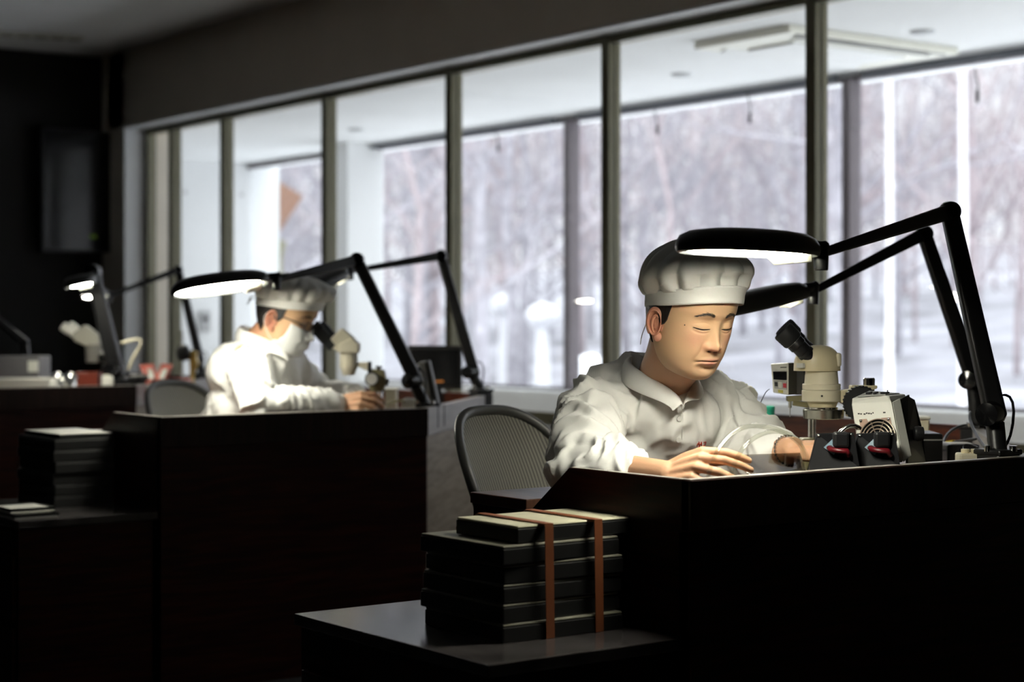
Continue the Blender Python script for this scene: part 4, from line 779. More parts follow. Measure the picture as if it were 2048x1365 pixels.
# red and white paper packets
M['salmon'] = mat('salmon_red', (.62, .16, .12), .5)
for i, (px, lab) in enumerate(((292, 'salmon red and white packet leaning on the far bench, left one'), (322, 'salmon red and white packet leaning on the far bench, right one'))):
    def kp(x, y, d=0): return P(px + x, y, 7.95 + d)
    r = thing('paper_packet', lab, 'packet', Vector((*kp(10, 765).xy, HT)), 0, 'salmon and white packets')
    lo = lambda v: Vector((v.x, v.y, HT))
    b = MB(); b.ext([kp(-14, 730, .06), kp(14, 728, .06), kp(26, 762, 0), kp(4, 764, 0)][::-1] if i == 0 else [kp(0, 728, .06), kp(22, 730, .06), kp(10, 764, 0), kp(-12, 762, 0)], CF * .02); obj('packet_body', b, M['salmon'], r, bev=.001)
    b = MB(); b.ext([kp(2, 738, .04), kp(12, 737, .04), kp(18, 757, .0), kp(8, 759, .0)] if i == 0 else [kp(5, 738, .04), kp(14, 738, .04), kp(6, 758, .0), kp(-4, 757, .0)], CF * -.012); obj('packet_label', b, M['offwhite'], r)
    b = MB(); b.box(Vector((*kp(6, 760, .03).xy, (HT + kp(0, 762).z) / 2)), (.05, .05, kp(0, 762).z - HT)); obj('packet_stand', b, M['salmon'], r)
r, c, w_, zt = bx_('flat_book', 'flat salmon-coloured folder lying at the end of the far bench', 'folder', 332, 760, 372, 765, 8.2, .16, M['salmon'], bev=.001); b = MB(); b.box((c.x, c.y, zt - .004), (w_ + .002, .156, .003), Matrix.Rotation(-YAW, 3, 'Z')); obj('pages', b, M['offwhite'], r)
# small brass gauge stand at the back
r = thing('brass_gauge_stand', 'small brass gauge stand with round black dial before the white corridor wall', 'gauge', Vector((*P(375, 760, 8.5).xy, HT)))
b = MB(); b.cyl((*P(364, 760, 8.5).xy, HT), P(364, 662, 8.5), .006, seg=12); obj('stand_rod', b, M['steel'], r, smooth=True)
b = MB(); b.lathe([(.03, 0), (.04, .004), (.04, .02), (.03, .024)], P(364, 706, 8.5) - CF * .02 - UP * 0, CF + CR * .8, seg=24); obj('dial', b, M['black'], r, smooth=True)
b = MB(); M['brass'] = mat('brass', (.5, .36, .10), .3, metal=.7); b.ext([P(x, y, 8.5) for x, y in ((374, 700), (394, 704), (392, 716), (396, 728), (388, 748), (380, 748), (378, 722), (372, 714))], CF * .04); obj('brass_arm', b, M['brass'], r, bev=.003)
b = MB(); b.cyl((*P(384, 760, 8.52).xy, HT), P(384, 745, 8.52), .012); obj('brass_post', b, M['brass'], r, smooth=True)
b = MB(); b.box(Vector((*P(375, 760, 8.5).xy, HT + .01)), (.14, .1, .02)); obj('stand_base', b, M['steel'], r)
# ================================================================= people
def skinmat(name):
    m = mat(name, (.5, .3, .2), .48, sss=.12, spec=.35); n = m.node_tree; b = n.nodes['Principled BSDF']
    a = n.nodes.new('ShaderNodeVertexColor'); a.layer_name = 'tint'; n.links.new(a.outputs[0], b.inputs['Base Color'])
    t = n.nodes.new('ShaderNodeTexCoord'); z = n.nodes.new('ShaderNodeTexNoise'); z.inputs['Scale'].default_value = 260; u = n.nodes.new('ShaderNodeBump'); u.inputs['Strength'].default_value = .12; u.inputs['Distance'].default_value = .001
    n.links.new(t.outputs['Object'], z.inputs[0]); n.links.new(z.outputs[0], u.inputs['Height']); n.links.new(u.outputs[0], b.inputs['Normal']); return m
M['skin'] = skinmat('skin'); M['hair'] = mat('black_hair', (.012, .010, .009), .5, bump=.6, bscale=400, stretch=(1, 1, .2)); M['brow'] = mat('brow_hair', (.045, .032, .024), .6); M['lash'] = mat('lash', (.015, .01, .008), .6)
M['coat'] = mat('white_coat_cloth', (.87, .87, .83), .75, bump=.9, bscale=16, sheen=.1); M['hatcloth'] = mat('white_cap_cloth', (.80, .80, .75), .8, bump=.15, bscale=60)
M['trousers'] = mat('dark_trousers', (.02, .02, .025), .8)
SK = (.64, .405, .235)
def lerp_tab(tab, z):
    if z <= tab[0][0]: return tab[0][1]
    for (a, va), (b, vb) in zip(tab, tab[1:]):
        if z <= b:
            i = tab.index((a, va)); n = len(tab) - 1; h = b - a; s = (vb - va) / h
            def slope(j):
                if j <= 0 or j >= n: return s
                l = (tab[j][1] - tab[j - 1][1]) / (tab[j][0] - tab[j - 1][0]); q = (tab[j + 1][1] - tab[j][1]) / (tab[j + 1][0] - tab[j][0])
                return 0 if l * q <= 0 else 2 * l * q / (l + q)
            m0, m1 = slope(i) * h, slope(i + 1) * h; t = (z - a) / h
            return va * (2 * t ** 3 - 3 * t * t + 1) + m0 * (t ** 3 - 2 * t * t + t) + vb * (3 * t * t - 2 * t ** 3) + m1 * (t ** 3 - t * t)
    return tab[-1][1]
T_W = [(-.126, .004), (-.123, .026), (-.115, .042), (-.100, .0565), (-.080, .0665), (-.060, .0715), (-.030, .0755), (0, .0775), (.03, .078), (.06, .076), (.085, .066), (.105, .044), (.116, .020), (.119, .002)]
T_F = [(-.126, .040), (-.123, .060), (-.115, .074), (-.100, .0805), (-.085, .0815), (-.070, .0850), (-.050, .0865), (-.030, .0865), (-.01, .0865), (.01, .0880), (.025, .0920), (.045, .0930), (.065, .0885), (.085, .075), (.105, .047), (.116, .020), (.119, .002)]
T_B = [(-.126, .004), (-.123, .010), (-.115, .020), (-.100, .035), (-.080, .050), (-.060, .066), (-.030, .086), (0, .098), (.03, .102), (.06, .098), (.085, .082), (.105, .050), (.116, .022), (.119, .002)]
def G(x, c, s): return math.exp(-((x - c) / s) ** 2)
def bump(x, z):
    """forward displacement of the face surface at lateral x, height z, and the skin tint"""
    ax = abs(x); d = 0
    ridge = lerp_tab([(-.060, 0), (-.0545, .001), (-.050, .0115), (-.044, .0195), (-.038, .0200), (-.030, .0150), (-.018, .0095), (-.004, .0050), (.008, .0030), (.02, .0010), (.035, 0)], z)
    sg = lerp_tab([(-.055, .0085), (-.042, .0105), (-.030, .0090), (-.010, .0085), (.01, .010), (.03, .012)], z)
    d += ridge * math.exp(-(ax / sg) ** 2.2)
    d += .0090 * G(ax, .0160, .0064) * G(z, -.0440, .0068)                      # nostril wings
    d -= .0050 * G(ax, .0072, .0042) * G(z, -.0525, .0026)                      # nostrils
    d -= .0018 * G(ax, .0235, .0035) * G(z, -.043, .008)                        # crease round the wing
    d -= .0070 * G(ax, .024, .013) * G(z, .004, .011)                           # socket
    d -= .0030 * G(ax, .044, .012) * G(z, .002, .014)
    d += .0052 * math.exp(-((ax - .0315) / .0145) ** 2 - ((z + .001) / .0088) ** 2)   # lidded eyeball
    zl = -.0065 - .0016 * math.cos((ax - .031) / .016 * 1.4)                    # lash line
    if .013 < ax < .050:
        w = math.sin(PI * (ax - .013) / .037) ** .5
        d += .0013 * w * (1 / (1 + math.exp(-(z - zl) / .0006)) - .5) * G(z, zl, .006) * 2
        d -= .0016 * w * G(z, zl - .0010, .0014)
        zc = .0045 - 14 * (ax - .030) ** 2; d -= .0007 * w * G(z, zc, .0012)     # lid fold
        zb = -.0165 + 16 * (ax - .030) ** 2; d += .0016 * w * G(z, zb + .004, .0035); d -= .0014 * w * G(z, zb, .0022)
    d += .0022 * G(ax, .027, .017) * G(z, .0190, .0065)                         # brow
    d -= .0012 * G(ax, 0, .008) * G(z, .012, .010)
    d += .0030 * G(ax, .043, .018) * G(z, -.024, .017)                          # cheek
    for k in range(5):                                                          # fold from nose to mouth corner
        t = k / 4; d -= .0013 * G(ax, .0225 + .011 * t, .0032) * G(z, -.046 - .026 * t, .0060)
    d += .0024 * G(ax, .035, .010) * G(z, -.055, .014)
    mz = -.0735 - 2.6 * ax * ax - (.0016 if ax > .02 else 0) * (ax - .02) / .006  # mouth line, corners turned down
    wm = max(0, 1 - (ax / .0275) ** 2) ** .6 if ax < .0275 else 0
    d += .0055 * G(ax, 0, .022) * G(z, -.074, .014)                              # muzzle
    d += .0028 * wm * G(z, mz + .0042, .0036); d += .0040 * wm * G(z, mz - .0050, .0042)
    d -= .0042 * min(1, wm * 1.6) * G(z, mz, .0013)
    d -= .0022 * G(ax, .029, .0045) * G(z, -.0775, .005)
    d -= .0010 * G(ax, 0, .0035) * G(z, -.061, .006)
    d -= .0036 * G(ax, 0, .020) * G(z, -.0905, .0052)
    d += .0040 * G(ax, 0, .017) * G(z, -.106, .010)
    # tint
    col = Vector(SK)
    def mixc(c, f):
        nonlocal col; col = col.lerp(Vector(c), max(0, min(1, f)))
    mixc((.66, .32, .22), .55 * G(ax, .040, .020) * G(z, -.030, .02)); mixc((.58, .25, .17), .55 * G(ax, .008, .014) * G(z, -.046, .008))
    up, lo = wm * G(z, mz + .0034, .0030), wm * G(z, mz - .0046, .0036)
    mixc((.55, .20, .17), .75 * up * G(ax, 0, .024)); mixc((.68, .27, .23), 1.0 * lo * G(ax, 0, .022)); mixc((.16, .04, .03), min(1, wm * 2) * G(z, mz, .0009))
    mixc((.05, .02, .015), 1.2 * G(ax, .0072, .0036) * G(z, -.0528, .0021)); mixc((.46, .29, .19), .35 * G(z, -.095, .02) * G(ax, 0, .05))
    mixc((.45, .28, .19), .3 * G(z, -.063, .006) * G(ax, 0, .025))
    return d, col
def head_pt(ph, z, off=0, face=True):
    """ph: azimuth from the front (0) round to the back (pi)"""
    w, f, bk = lerp_tab(T_W, z) + off, lerp_tab(T_F, z) + off, lerp_tab(T_B, z) + off
    c, s = math.cos(ph), math.sin(ph); e = .86 if c > 0 else .95
    x = w * (abs(s) ** e) * (1 if s >= 0 else -1); y = -f * abs(c) ** (e + .02) if c >= 0 else bk * abs(c) ** .95
    col = Vector(SK); d = 0
    if face and c > -.2:
        d, col = bump(x, z); k = max(0, min(1, (c + .05) / .35)); d *= k
        y -= d
    return Vector((x, y, z)), col
def head_mesh(mb, cols, ears=True):
    NA, NZ = 190, 230
    phs = []
    for i in range(NA):
        u = i / NA * 2 - 1; phs.append(PI * (abs(u) ** 1.45) * (1 if u >= 0 else -1))
    o = len(mb.v); zs = [-.1255 + .2440 * (j / (NZ - 1)) for j in range(NZ)]
    for z in zs:
        for ph in phs:
            p, c = head_pt(ph, z); mb.v.append(p); cols.append(c)
    for j in range(NZ - 1):
        for i in range(NA): mb.f.append((o + j * NA + i, o + j * NA + (i + 1) % NA, o + (j + 1) * NA + (i + 1) % NA, o + (j + 1) * NA + i)); mb.m.append(0)
    mb.f.append(tuple(o + i for i in range(NA))); mb.m.append(0); mb.f.append(tuple(o + (NZ - 1) * NA + i for i in range(NA))); mb.m.append(0)
    if ears:
        for s in (-1, 1):
            e = MB(); Me = Matrix.Translation((s * .0755, .004, -.022)) @ Matrix.Rotation(-s * R(30), 4, 'Z') @ Matrix.Rotation(R(-8), 4, 'X')
            # dish + rims
            def dish(u, v):
                th = 2 * PI * u; ry = .0165 * (1 + .12 * math.sin(th)); rz = .030
                rim = G(v, .88, .13) * .0062 - G(v, .55, .22) * .0030 + .0032 * G(v, .40, .12) * (math.cos(th) < .4)
                return Vector((s * (.004 + rim + .004 * v), ry * v * math.cos(th) + .004, rz * v * math.sin(th) * (1 - .12 * (math.sin(th) < 0) * v)))
            e.grid(dish, 36, 22, cu=True)
            e.grid(lambda u, v: (lambda q: Vector((q.x + s * -.010 * v, q.y * (1 - .35 * v), q.z * (1 - .35 * v))))(dish(u, 1)), 36, 5, cu=True)
            e.ball((s * .006, -.002, -.0275), (.0055, .0095, .0100), nu=16, nv=10); e.ball((s * .004, -.013, -.004), (.0055, .0045, .0085), nu=14, nv=8)
            e.tube([(s * .0080, .002 + .0085 * math.cos(t_), -.003 + .0175 * math.sin(t_)) for t_ in [R(-75 + 200 * k / 16) for k in range(17)]], [.0012 + .0018 * math.sin(PI * k / 16) for k in range(17)], 8)
            e.tube([Vector((s * .0095, .0165 * 1.02 * math.cos(a) + .004, .0300 * math.sin(a))) for a in [R(-50 + 260 * k / 24) for k in range(25)]][::1], [.0022 + .0012 * math.sin(PI * k / 24) for k in range(25)], 8)
            e.xf(Me); n0 = len(mb.v); mb.add(e.v, e.f)
            for q in e.v: cols.append(Vector((.56, .26, .17)))
def remesh(mb, vox, smooth=4, fac=.5):
    me = mb.mesh('tmp'); o = bpy.data.objects.new('tmp', me); C.objects.link(o)
    r = o.modifiers.new('r', 'REMESH'); r.mode = 'VOXEL'; r.voxel_size = vox; r.use_smooth_shade = True
    if smooth: s = o.modifiers.new('s', 'SMOOTH'); s.iterations = smooth; s.factor = fac
    dg = bpy.context.evaluated_depsgraph_get(); dg.update(); ev = o.evaluated_get(dg); m2 = bpy.data.meshes.new_from_object(ev)
    bpy.data.objects.remove(o); bpy.data.meshes.remove(me); out = MB(); out.v = [tuple(v.co) for v in m2.vertices]; out.f = [tuple(p.vertices) for p in m2.polygons]; out.m = [0] * len(out.f)
    bpy.data.meshes.remove(m2); return out
def limb(mb, a, b, r0, r1, seg=16, n=5, mid=None):
    a, b = Vector(a), Vector(b); pts = [a.lerp(b, i / n) for i in range(n + 1)]; rs = [r0 + (r1 - r0) * i / n + ((mid or 0) * math.sin(PI * i / n)) for i in range(n + 1)]
    mb.tube(pts, rs, seg); mb.ball(a, rs[0], nu=seg, nv=10); mb.ball(b, rs[-1], nu=seg, nv=10)
def hand(mb, wrist, fwd, back, side, curls, spread=.10, thumb=(.5, .3), sc=1.0):
    """wrist point, direction of the fingers, back-of-hand normal, side +1/-1 = which way the thumb lies; curls per finger in degrees"""
    fwd = Vector(fwd).normalized(); back = Vector(back); back = (back - fwd * back.dot(fwd)).normalized(); lat = fwd.cross(back).normalized() * side
    W = Vector(wrist)
    def L(f, l, b): return W + (fwd * f + lat * l + back * b) * sc
    # palm: tapered slab made of capsules, one per metacarpal
    kn = [(.082, .030, .004), (.086, .010, .008), (.082, -.010, .007), (.074, -.028, .002)]
    for (f, l, b) in kn:
        mb.tube([L(.0, l * .55, 0), L(f * .5, l * .85, b * .6), L(f, l, b)], [.0135 * sc, .0125 * sc, .0098 * sc], 12); mb.ball(L(f, l, b), .0098 * sc, nu=12, nv=8)
    mb.ball(L(.045, 0, -.003), (.04 * sc, .04 * sc, .014 * sc), Matrix((fwd, lat, back)).transposed(), nu=20, nv=10)
    mb.ball(L(.006, 0, 0), .021 * sc, nu=14, nv=8)
    tips = []
    for i, ((f, l, b), ln) in enumerate(zip(kn, ((.041, .026, .021), (.045, .030, .022), (.042, .028, .021), (.033, .021, .019)))):
        p = L(f, l, b); ang = 0; c = curls[i]; sp = (1.5 - i) * spread; d0 = (fwd + lat * sp).normalized(); ax = d0.cross(back).normalized(); r = [.0092, .0085, .0076, .0064] if i < 3 else [.0080, .0074, .0066, .0056]
        pts = [p]
        for k in range(3):
            ang += R(c[k]); d = Matrix.Rotation(-ang, 3, ax) @ d0; p = p + d * ln[k] * sc; pts.append(p)
        for k in range(3):
            mb.tube([pts[k], pts[k].lerp(pts[k + 1], .5), pts[k + 1]], [r[k] * sc, (r[k] * .96) * sc, r[k + 1] * sc], 12)
            mb.ball(pts[k + 1], r[k + 1] * sc * 1.02, nu=12, nv=8)
        tips.append(p)
    # thumb leaves the side of the palm
    d1 = (fwd * (1 - thumb[0]) + lat * thumb[0] - back * thumb[1]).normalized(); a = L(.018, .022, -.004); b1 = a + d1 * .042 * sc; d2 = (d1 + fwd * .5 - lat * .25).normalized(); b2 = b1 + d2 * .031 * sc; b3 = b2 + (d2 + fwd * .2 - back * .1).normalized() * .024 * sc
    mb.tube([a, a.lerp(b1, .5), b1], [.0165 * sc, .0145 * sc, .0105 * sc], 12); mb.ball(b1, .0108 * sc, nu=12, nv=8); mb.tube([b1, b2], [.0105 * sc, .0095 * sc], 12); mb.ball(b2, .0097 * sc, nu=12, nv=8); mb.tube([b2, b3], [.0095 * sc, .0075 * sc], 12); mb.ball(b3, .0077 * sc, nu=12, nv=8)
    return tips
def person(lab, headpos, yaw, pitch, rollh, J, cfg):
    """J: world joints; yaw: degrees the face turns from the camera towards picture right"""
    r = thing('person', lab, 'person', Vector((*J['pelvis'].xy, 0)))
    yaw = R(yaw); fdir = (-CF * math.cos(yaw) + CR * math.sin(yaw)).normalized(); yl = -fdir; xl = yl.cross(UP)
    Rh = Matrix((xl, yl, UP)).transposed(); Mh = Matrix.Translation(headpos) @ Rh.to_4x4() @ Matrix.Rotation(R(pitch), 4, 'X') @ Matrix.Rotation(R(rollh), 4, 'Y')
    # ---------------- the body, one mesh
    hm = MB(); cols = []; head_mesh(hm, cols); hm.xf(Mh); body = MB(); body.add(hm.v, hm.f)
    nk = MB(); hb = Mh @ Vector((0, .022, -.055)); nb_ = J['neck']; nf = Mh @ Vector((0, -.02, -.095))
    nk.tube([hb, hb.lerp(nb_, .5), nb_, nb_ - UP * .04 - J['bf'] * .02], [.060, .058, .062, .066], 28); nk.tube([nf, nf.lerp(nb_, .6), nb_ - UP * .02], [.036, .044, .046], 20)
    nk = remesh(nk, .005, 5); body.add(nk.v, nk.f); nsk = len(nk.v); cols += [Vector((.50, .27, .16))] * nsk
    arm = MB()
    for k, sd in (('R', 1), ('L', -1)):
        e, w_ = J['elb' + k], J['wr' + k]; limb(arm, e, e.lerp(w_, .5), .036, .035); limb(arm, e.lerp(w_, .5), w_, .035, .0265)
        h = cfg['hand' + k]; hand(arm, w_, h[0], h[1], h[2], h[3], h[4], h[5])
    arm = remesh(arm, .0028, 3); body.add(arm.v, arm.f); cols += [Vector((.62, .36, .22))] * len(arm.v)
    tr = MB(); ch = J['chest']; pv = J['pelvis']
    def el(p, a, b_, c): tr.ball(p, (a, b_, c), Matrix((J['bx'], -J['bf'], UP)).transposed(), nu=24, nv=14)
    el(ch, .155, .095, .16); el((ch + pv) / 2, .14, .095, .15); el(pv, .16, .12, .12)
    for k in 'RL':
        limb(tr, J['sh' + k], J['elb' + k], .038, .034); limb(tr, J['hip' + k], J['kn' + k], .075, .055); limb(tr, J['kn' + k], J['an' + k], .05, .035); limb(tr, J['an' + k] - UP * .03, J['an' + k] - UP * .04 + J['bf'] * .15, .035, .03)
    tr = remesh(tr, .011, 3); body.add(tr.v, tr.f); cols += [Vector(SK)] * len(tr.v)
    me = body.mesh('body'); at = me.color_attributes.new('tint', 'FLOAT_COLOR', 'POINT')
    for i, c in enumerate(cols): at.data[i].color = (*c, 1)
    bo = obj('body', me, M['skin'], r, smooth='all')
    # ---------------- hair: shell over the skull, with sideburns
    b = MB(); NA = 90
    def hp(u, v):
        ph = (u * 2 - 1) * PI; low = lerp_tab([(0, .075), (.9, .065), (1.26, .036), (1.34, -.012), (1.50, -.022), (1.62, .0), (1.80, -.02), (2.0, -.055), (2.4, -.078), (3.2, -.085)], abs(ph))
        p, _ = head_pt(ph, low + (.1165 - low) * v, .0035 + .004 * min(1, v * 6) * (abs(ph) > 1.6), face=False); return Mh @ p
    b.grid(hp, NA, 26, cu=True); obj('hair', b, M['hair'], r, smooth='all', solid=.002)
    # ---------------- brows and lashes
    rnd = random.Random(5)
    def surf(x, z, o=0):
        for ph_i in range(1): pass
        lo_, hi_ = 0, PI / 2; ax = abs(x)
        for _ in range(24):
            m_ = (lo_ + hi_) / 2
            if head_pt(m_, z)[0].x < ax: lo_ = m_
            else: hi_ = m_
        p, _ = head_pt(lo_, z); return Vector((x, p.y - o, z))
    for s in (-1, 1):
        b = MB()
        for k in range(260):
            u = rnd.random(); x = .0125 + .034 * u; zc = .0205 + .0048 * math.sin(PI * min(1, u * 1.05)) - .0035 * u * u + rnd.gauss(0, .62) * (.0034 - .0020 * u)
            p = surf(s * x, zc, .0004); q = surf(s * (x + .0050), zc + .0016 * (1 - 1.4 * u), .0010); b.bar(Mh @ p, Mh @ q, .00042, .0004, w1=.0001, h1=.0001)
        obj('eyebrow', b, M['brow'], r)
        b = MB(); pts = []
        for k in range(15):
            u = k / 14; x = .0145 + .0335 * u; zl = -.0068 - .0016 * math.cos((x - .031) / .016 * 1.4) + .0006 * (2 * u - 1); pts.append(Mh @ surf(s * x, zl, .0003))
        b.tube(pts, [.0005 + .00120 * math.sin(PI * min(1, (k + .6) / 14.6)) for k in range(15)], 8)
        for k in range(26):
            u = .15 + .85 * k / 25; x = .0145 + .0335 * u; zl = -.0075 - .0016 * math.cos((x - .031) / .016 * 1.4); p = surf(s * x, zl, .0003); q = p + Vector((s * .0008, -.0022, -.0016)); b.bar(Mh @ p, Mh @ q, .0003, .0003, w1=.0001, h1=.0001)
        obj('eyelashes', b, M['lash'], r, smooth='all')
    # ---------------- cap: band plus gathered crown
    def band_low(ph): return cfg['band'][0] + (cfg['band'][1] - cfg['band'][0]) * (1 - math.cos(ph)) / 2
    bh = cfg['band'][2]
    b = MB()
    def bp_(u, v):
        ph = (u * 2 - 1) * PI; z = band_low(ph) + bh * v * (1 - .25 * (1 - math.cos(ph)) / 2); p, _ = head_pt(ph, min(z, .06), .0090 + .002 * v + .0008 * noise.noise(Vector((ph * 3, v * 2, 1))), face=False); return Mh @ Vector((p.x, p.y, z))
    b.grid(bp_, 110, 10, cu=True); hat = obj('cap', b, M['hatcloth'], r, smooth='all', solid=.0022)
    pr = cfg['puff']   # (side radius, front radius, back radius, height of crown, droop back)
    b = MB(); nf_ = cfg.get('pleats', 21)
    def cp(u, v):
        ph = (u * 2 - 1) * PI; zb = band_low(ph) + bh * (1 - .25 * (1 - math.cos(ph)) / 2) - .006; p0, _ = head_pt(ph, min(zb, .06), .0095, face=False)
        c, s = math.cos(ph), math.sin(ph); R_ = Vector((pr[0] * s, (-pr[1] if c > 0 else pr[2]) * c * (1 if c > 0 else -1), 0)) if False else Vector((pr[0] * s, -pr[1] * c if c > 0 else -pr[2] * c, 0))
        back_ = (1 - c) / 2; zm = .5 * (zb + pr[3]) - pr[4] * back_; ft = .5 + .5 * math.sin(ph * nf_ + 2.2 * noise.noise(Vector((ph * 1.3, 0, 4)))); ft = ft ** .6
        rr = R_.length; base = Vector((p0.x, p0.y, 0)); k = 1
        if v < .5:
            t = v / .5; sw = math.sin(t * PI / 2) ** .8; xy = base.lerp(R_, sw); z = zb + (zm - zb) * (1 - math.cos(t * PI / 2)) ** .9
            amp = .0130 * math.sin(PI * min(1, t * 1.0)) ** .7 + .0070 * t
        else:
            t = (v - .5) / .5; f = math.cos(t * PI / 2) ** .85; xy = R_ * f; z = zm + (pr[3] - zm) * math.sin(t * PI / 2) + pr[5] * xy.y
            amp = .0085 * (1 - t) ** 1.1 * min(1, t * 3 + .82)
        d = xy.normalized() if xy.length > 1e-5 else Vector((0, 0, 0)); xy = xy - d * amp * (1 - ft)
        z += .004 * noise.noise(Vector((xy.x * 30, xy.y * 30, v * 3))) * (v > .3) - .003 * (1 - ft) * math.sin(PI * v)
        xy += d * .004 * noise.noise(Vector((ph * 2.1, v * 4, 7)))
        return Mh @ Vector((xy.x, xy.y, z))
    b.grid(cp, 330, 40, cu=True); obj('cap_crown', b, M['hatcloth'], hat, smooth='all')
    # ---------------- coat
    ct = MB(); bx, bf_ = J['bx'], J['bf']; MM = Matrix((bx, -bf_, UP)).transposed()
    def ce(p, a, b_, c): ct.ball(p, (a, b_, c), MM, nu=28, nv=18)
    for e_ in cfg['coat_balls']: ce(*e_)
    for k in 'RL':
        S_, E_, W_ = J['sh' + k], J['elb' + k], J['wr' + k]; fr = cfg.get('cuff' + k, .62); cu_ = E_.lerp(W_, fr)
        limb(ct, S_, E_, .066, .058, mid=.004); limb(ct, E_, cu_, .058, .050, mid=.006)
        ct.ball(ch.lerp(S_, .75), .075)
        n_ = (cu_ - E_).normalized(); ct.tube([cu_ - n_ * .015, cu_ + n_ * .006, cu_ + n_ * .014], [.054, .055, .048], 20)
    for p, rad in cfg.get('extra', []): ct.ball(p, rad)
    vx = cfg.get('vox', .005); ct = remesh(ct, vx, 14, .6)
    me = ct.mesh('coat'); vn = [v.normal.copy() for v in me.vertices]
    axes = [(J['sh' + k], J['elb' + k], J['wr' + k]) for k in 'RL']
    for v, n_ in zip(me.vertices, vn):
        p = v.co; best = 9; al = 0; who = None
        for (S_, E_, W_) in axes:
            for a, c in ((S_, E_), (E_, W_)):
                ab = c - a; t = max(0, min(1, (p - a).dot(ab) / ab.length_squared)); dd = (p - a - ab * t).length
                if dd < best: best = dd; al = t * ab.length + (0 if a is S_ else .3); who = (a, ab.normalized(), dd)
        d = .005 * noise.noise(p * 9) + .0026 * noise.noise(p * 24)
        d += .0042 * (1 - abs(noise.noise(Vector((p.dot(bx) * 30 + 5, p.z * 17 + noise.noise(p * 12), p.dot(bf_) * 26)))) * 3.4)
        armk = max(0, min(1, (.10 - best) / .03))
        q = Vector((p.dot(bx) * 16 + noise.noise(p * 7) * 1.2, p.z * 5, p.dot(bf_) * 9)); d += (1 - armk) * .0095 * (1 - abs(noise.noise(q)) * 3.4)
        if who and armk > 0:
            rel = p - who[0]; w1 = noise.noise(p * 8); ridge = 1 - abs(noise.noise(Vector((al * 26 + w1 * 1.6 + rel.z * 14, w1 * 1.5, rel.dot(bx) * 9)))) * 3.6
            d += armk * .0105 * ridge
        v.co = p + n_ * max(d, -.007) * cfg.get('fold', 1)
    for p in me.polygons: p.use_smooth = True
    coat = obj('coat', me, M['coat'], r); sm = coat.modifiers.new('s', 'SMOOTH'); sm.iterations = 2; sm.factor = .4
    # trousers and shoes
    tb = MB()
    tb.ball(pv + UP * .0, (.175, .135, .11), MM)
    for k in 'RL': limb(tb, J['hip' + k], J['kn' + k], .085, .065); limb(tb, J['kn' + k], J['an' + k], .062, .05)
    tb = remesh(tb, .012, 4); obj('trousers', tb, M['trousers'], r, smooth='all')
    for k in 'RL':
        b = MB(); a = J['an' + k]; b.ball(Vector((a.x, a.y, .045)) + bf_ * .08, (.05, .14, .045), MM, nu=20, nv=10); obj('shoe', b, M['black'], r, smooth='all')
    return r, Mh, coat, surf
def cloth_patch(name, rows, m, par, th=.002, sub=2, **k):
    """rows: grid of world points"""
    b = MB(); nv, nu = len(rows), len(rows[0]); b.add([p for row in rows for p in row], [(j * nu + i, j * nu + i + 1, (j + 1) * nu + i + 1, (j + 1) * nu + i) for j in range(nv - 1) for i in range(nu - 1)])
    o = obj(name, b, m, par, smooth='all', solid=th, **k); s = o.modifiers.new('sub', 'SUBSURF'); s.levels = sub; s.render_levels = sub; o.modifiers.move(1, 0) if False else None
    return o
# ------------------------------------------------------------- the near person
def joints(d, psi):
    psi = R(psi); bf = (-CF * math.cos(psi) + CR * math.sin(psi)).normalized(); J = {k: (P(*v) if not isinstance(v, Vector) else v) for k, v in d.items()}; J['bf'] = bf; J['bx'] = (-bf).cross(UP); return J
JN = joints(dict(shR=(1190, 812, 3.74), shL=(1462, 824, 3.92), elbR=(1158, 938, 3.53), wrR=(1334, 950, 3.34), elbL=(1478, 930, 3.79), wrL=(1584, 900, 3.60), neck=(1330, 765, 3.77), chest=(1318, 870, 3.85), pelvis=(1230, 1180, 4.12)), 30)
for k, s in (('R', -1), ('L', 1)):
    JN['hip' + k] = JN['pelvis'] + JN['bx'] * s * .09; JN['kn' + k] = JN['hip' + k] + JN['bf'] * .40 + JN['bx'] * s * .03 + UP * .0; JN['an' + k] = Vector((*(JN['kn' + k] + JN['bf'] * -.02).xy, .08))
JN['pelvis'].z = .53
for k in 'RL': JN['hip' + k].z = .53; JN['kn' + k].z = .50
fR = (P(1410, 930, 3.28) - P(1340, 950, 3.34)); fL = (P(1650, 905, 3.56) - P(1584, 900, 3.60))
relaxed = ((18, 22, 10), (22, 26, 12), (26, 30, 14), (30, 32, 16))
near, Mh1, coat1, surf1 = person('person in white cap and white coat working bare-faced at the nearest bench, looking down', P(1384, 626, 3.62), 31, 18, 0, JN,
    dict(handR=(fR, UP * .62 - CF * .75, -1, ((36, 18, 10), (32, 20, 10), (34, 22, 12), (40, 24, 14)), .14, (.35, .5)), handL=(fL, UP * .9 - CF * .3, -1, relaxed, .08, (.4, .5)),
         band=(.052, -.022, .036), puff=(.112, .100, .130, .148, .038, .02), pleats=13, vox=.0055, cuffR=.52, cuffL=.66,
         coat_balls=[(P(1322, 860, 3.84), .165, .108, .15), (P(1300, 960, 3.90), .175, .125, .17), (P(1262, 1080, 4.02), .19, .15, .17), (P(1300, 778, 3.85), .10, .085, .075), (P(1255, 800, 3.86), .11, .09, .09), (P(1395, 812, 3.86), .10, .085, .08), (P(1352, 838, 3.76), .10, .07, .075)],
         extra=[(P(1165, 905, 3.60), .066), (P(1225, 925, 3.50), .052), (P(1518, 868, 3.84), .050), (P(1506, 905, 3.74), .055)]))
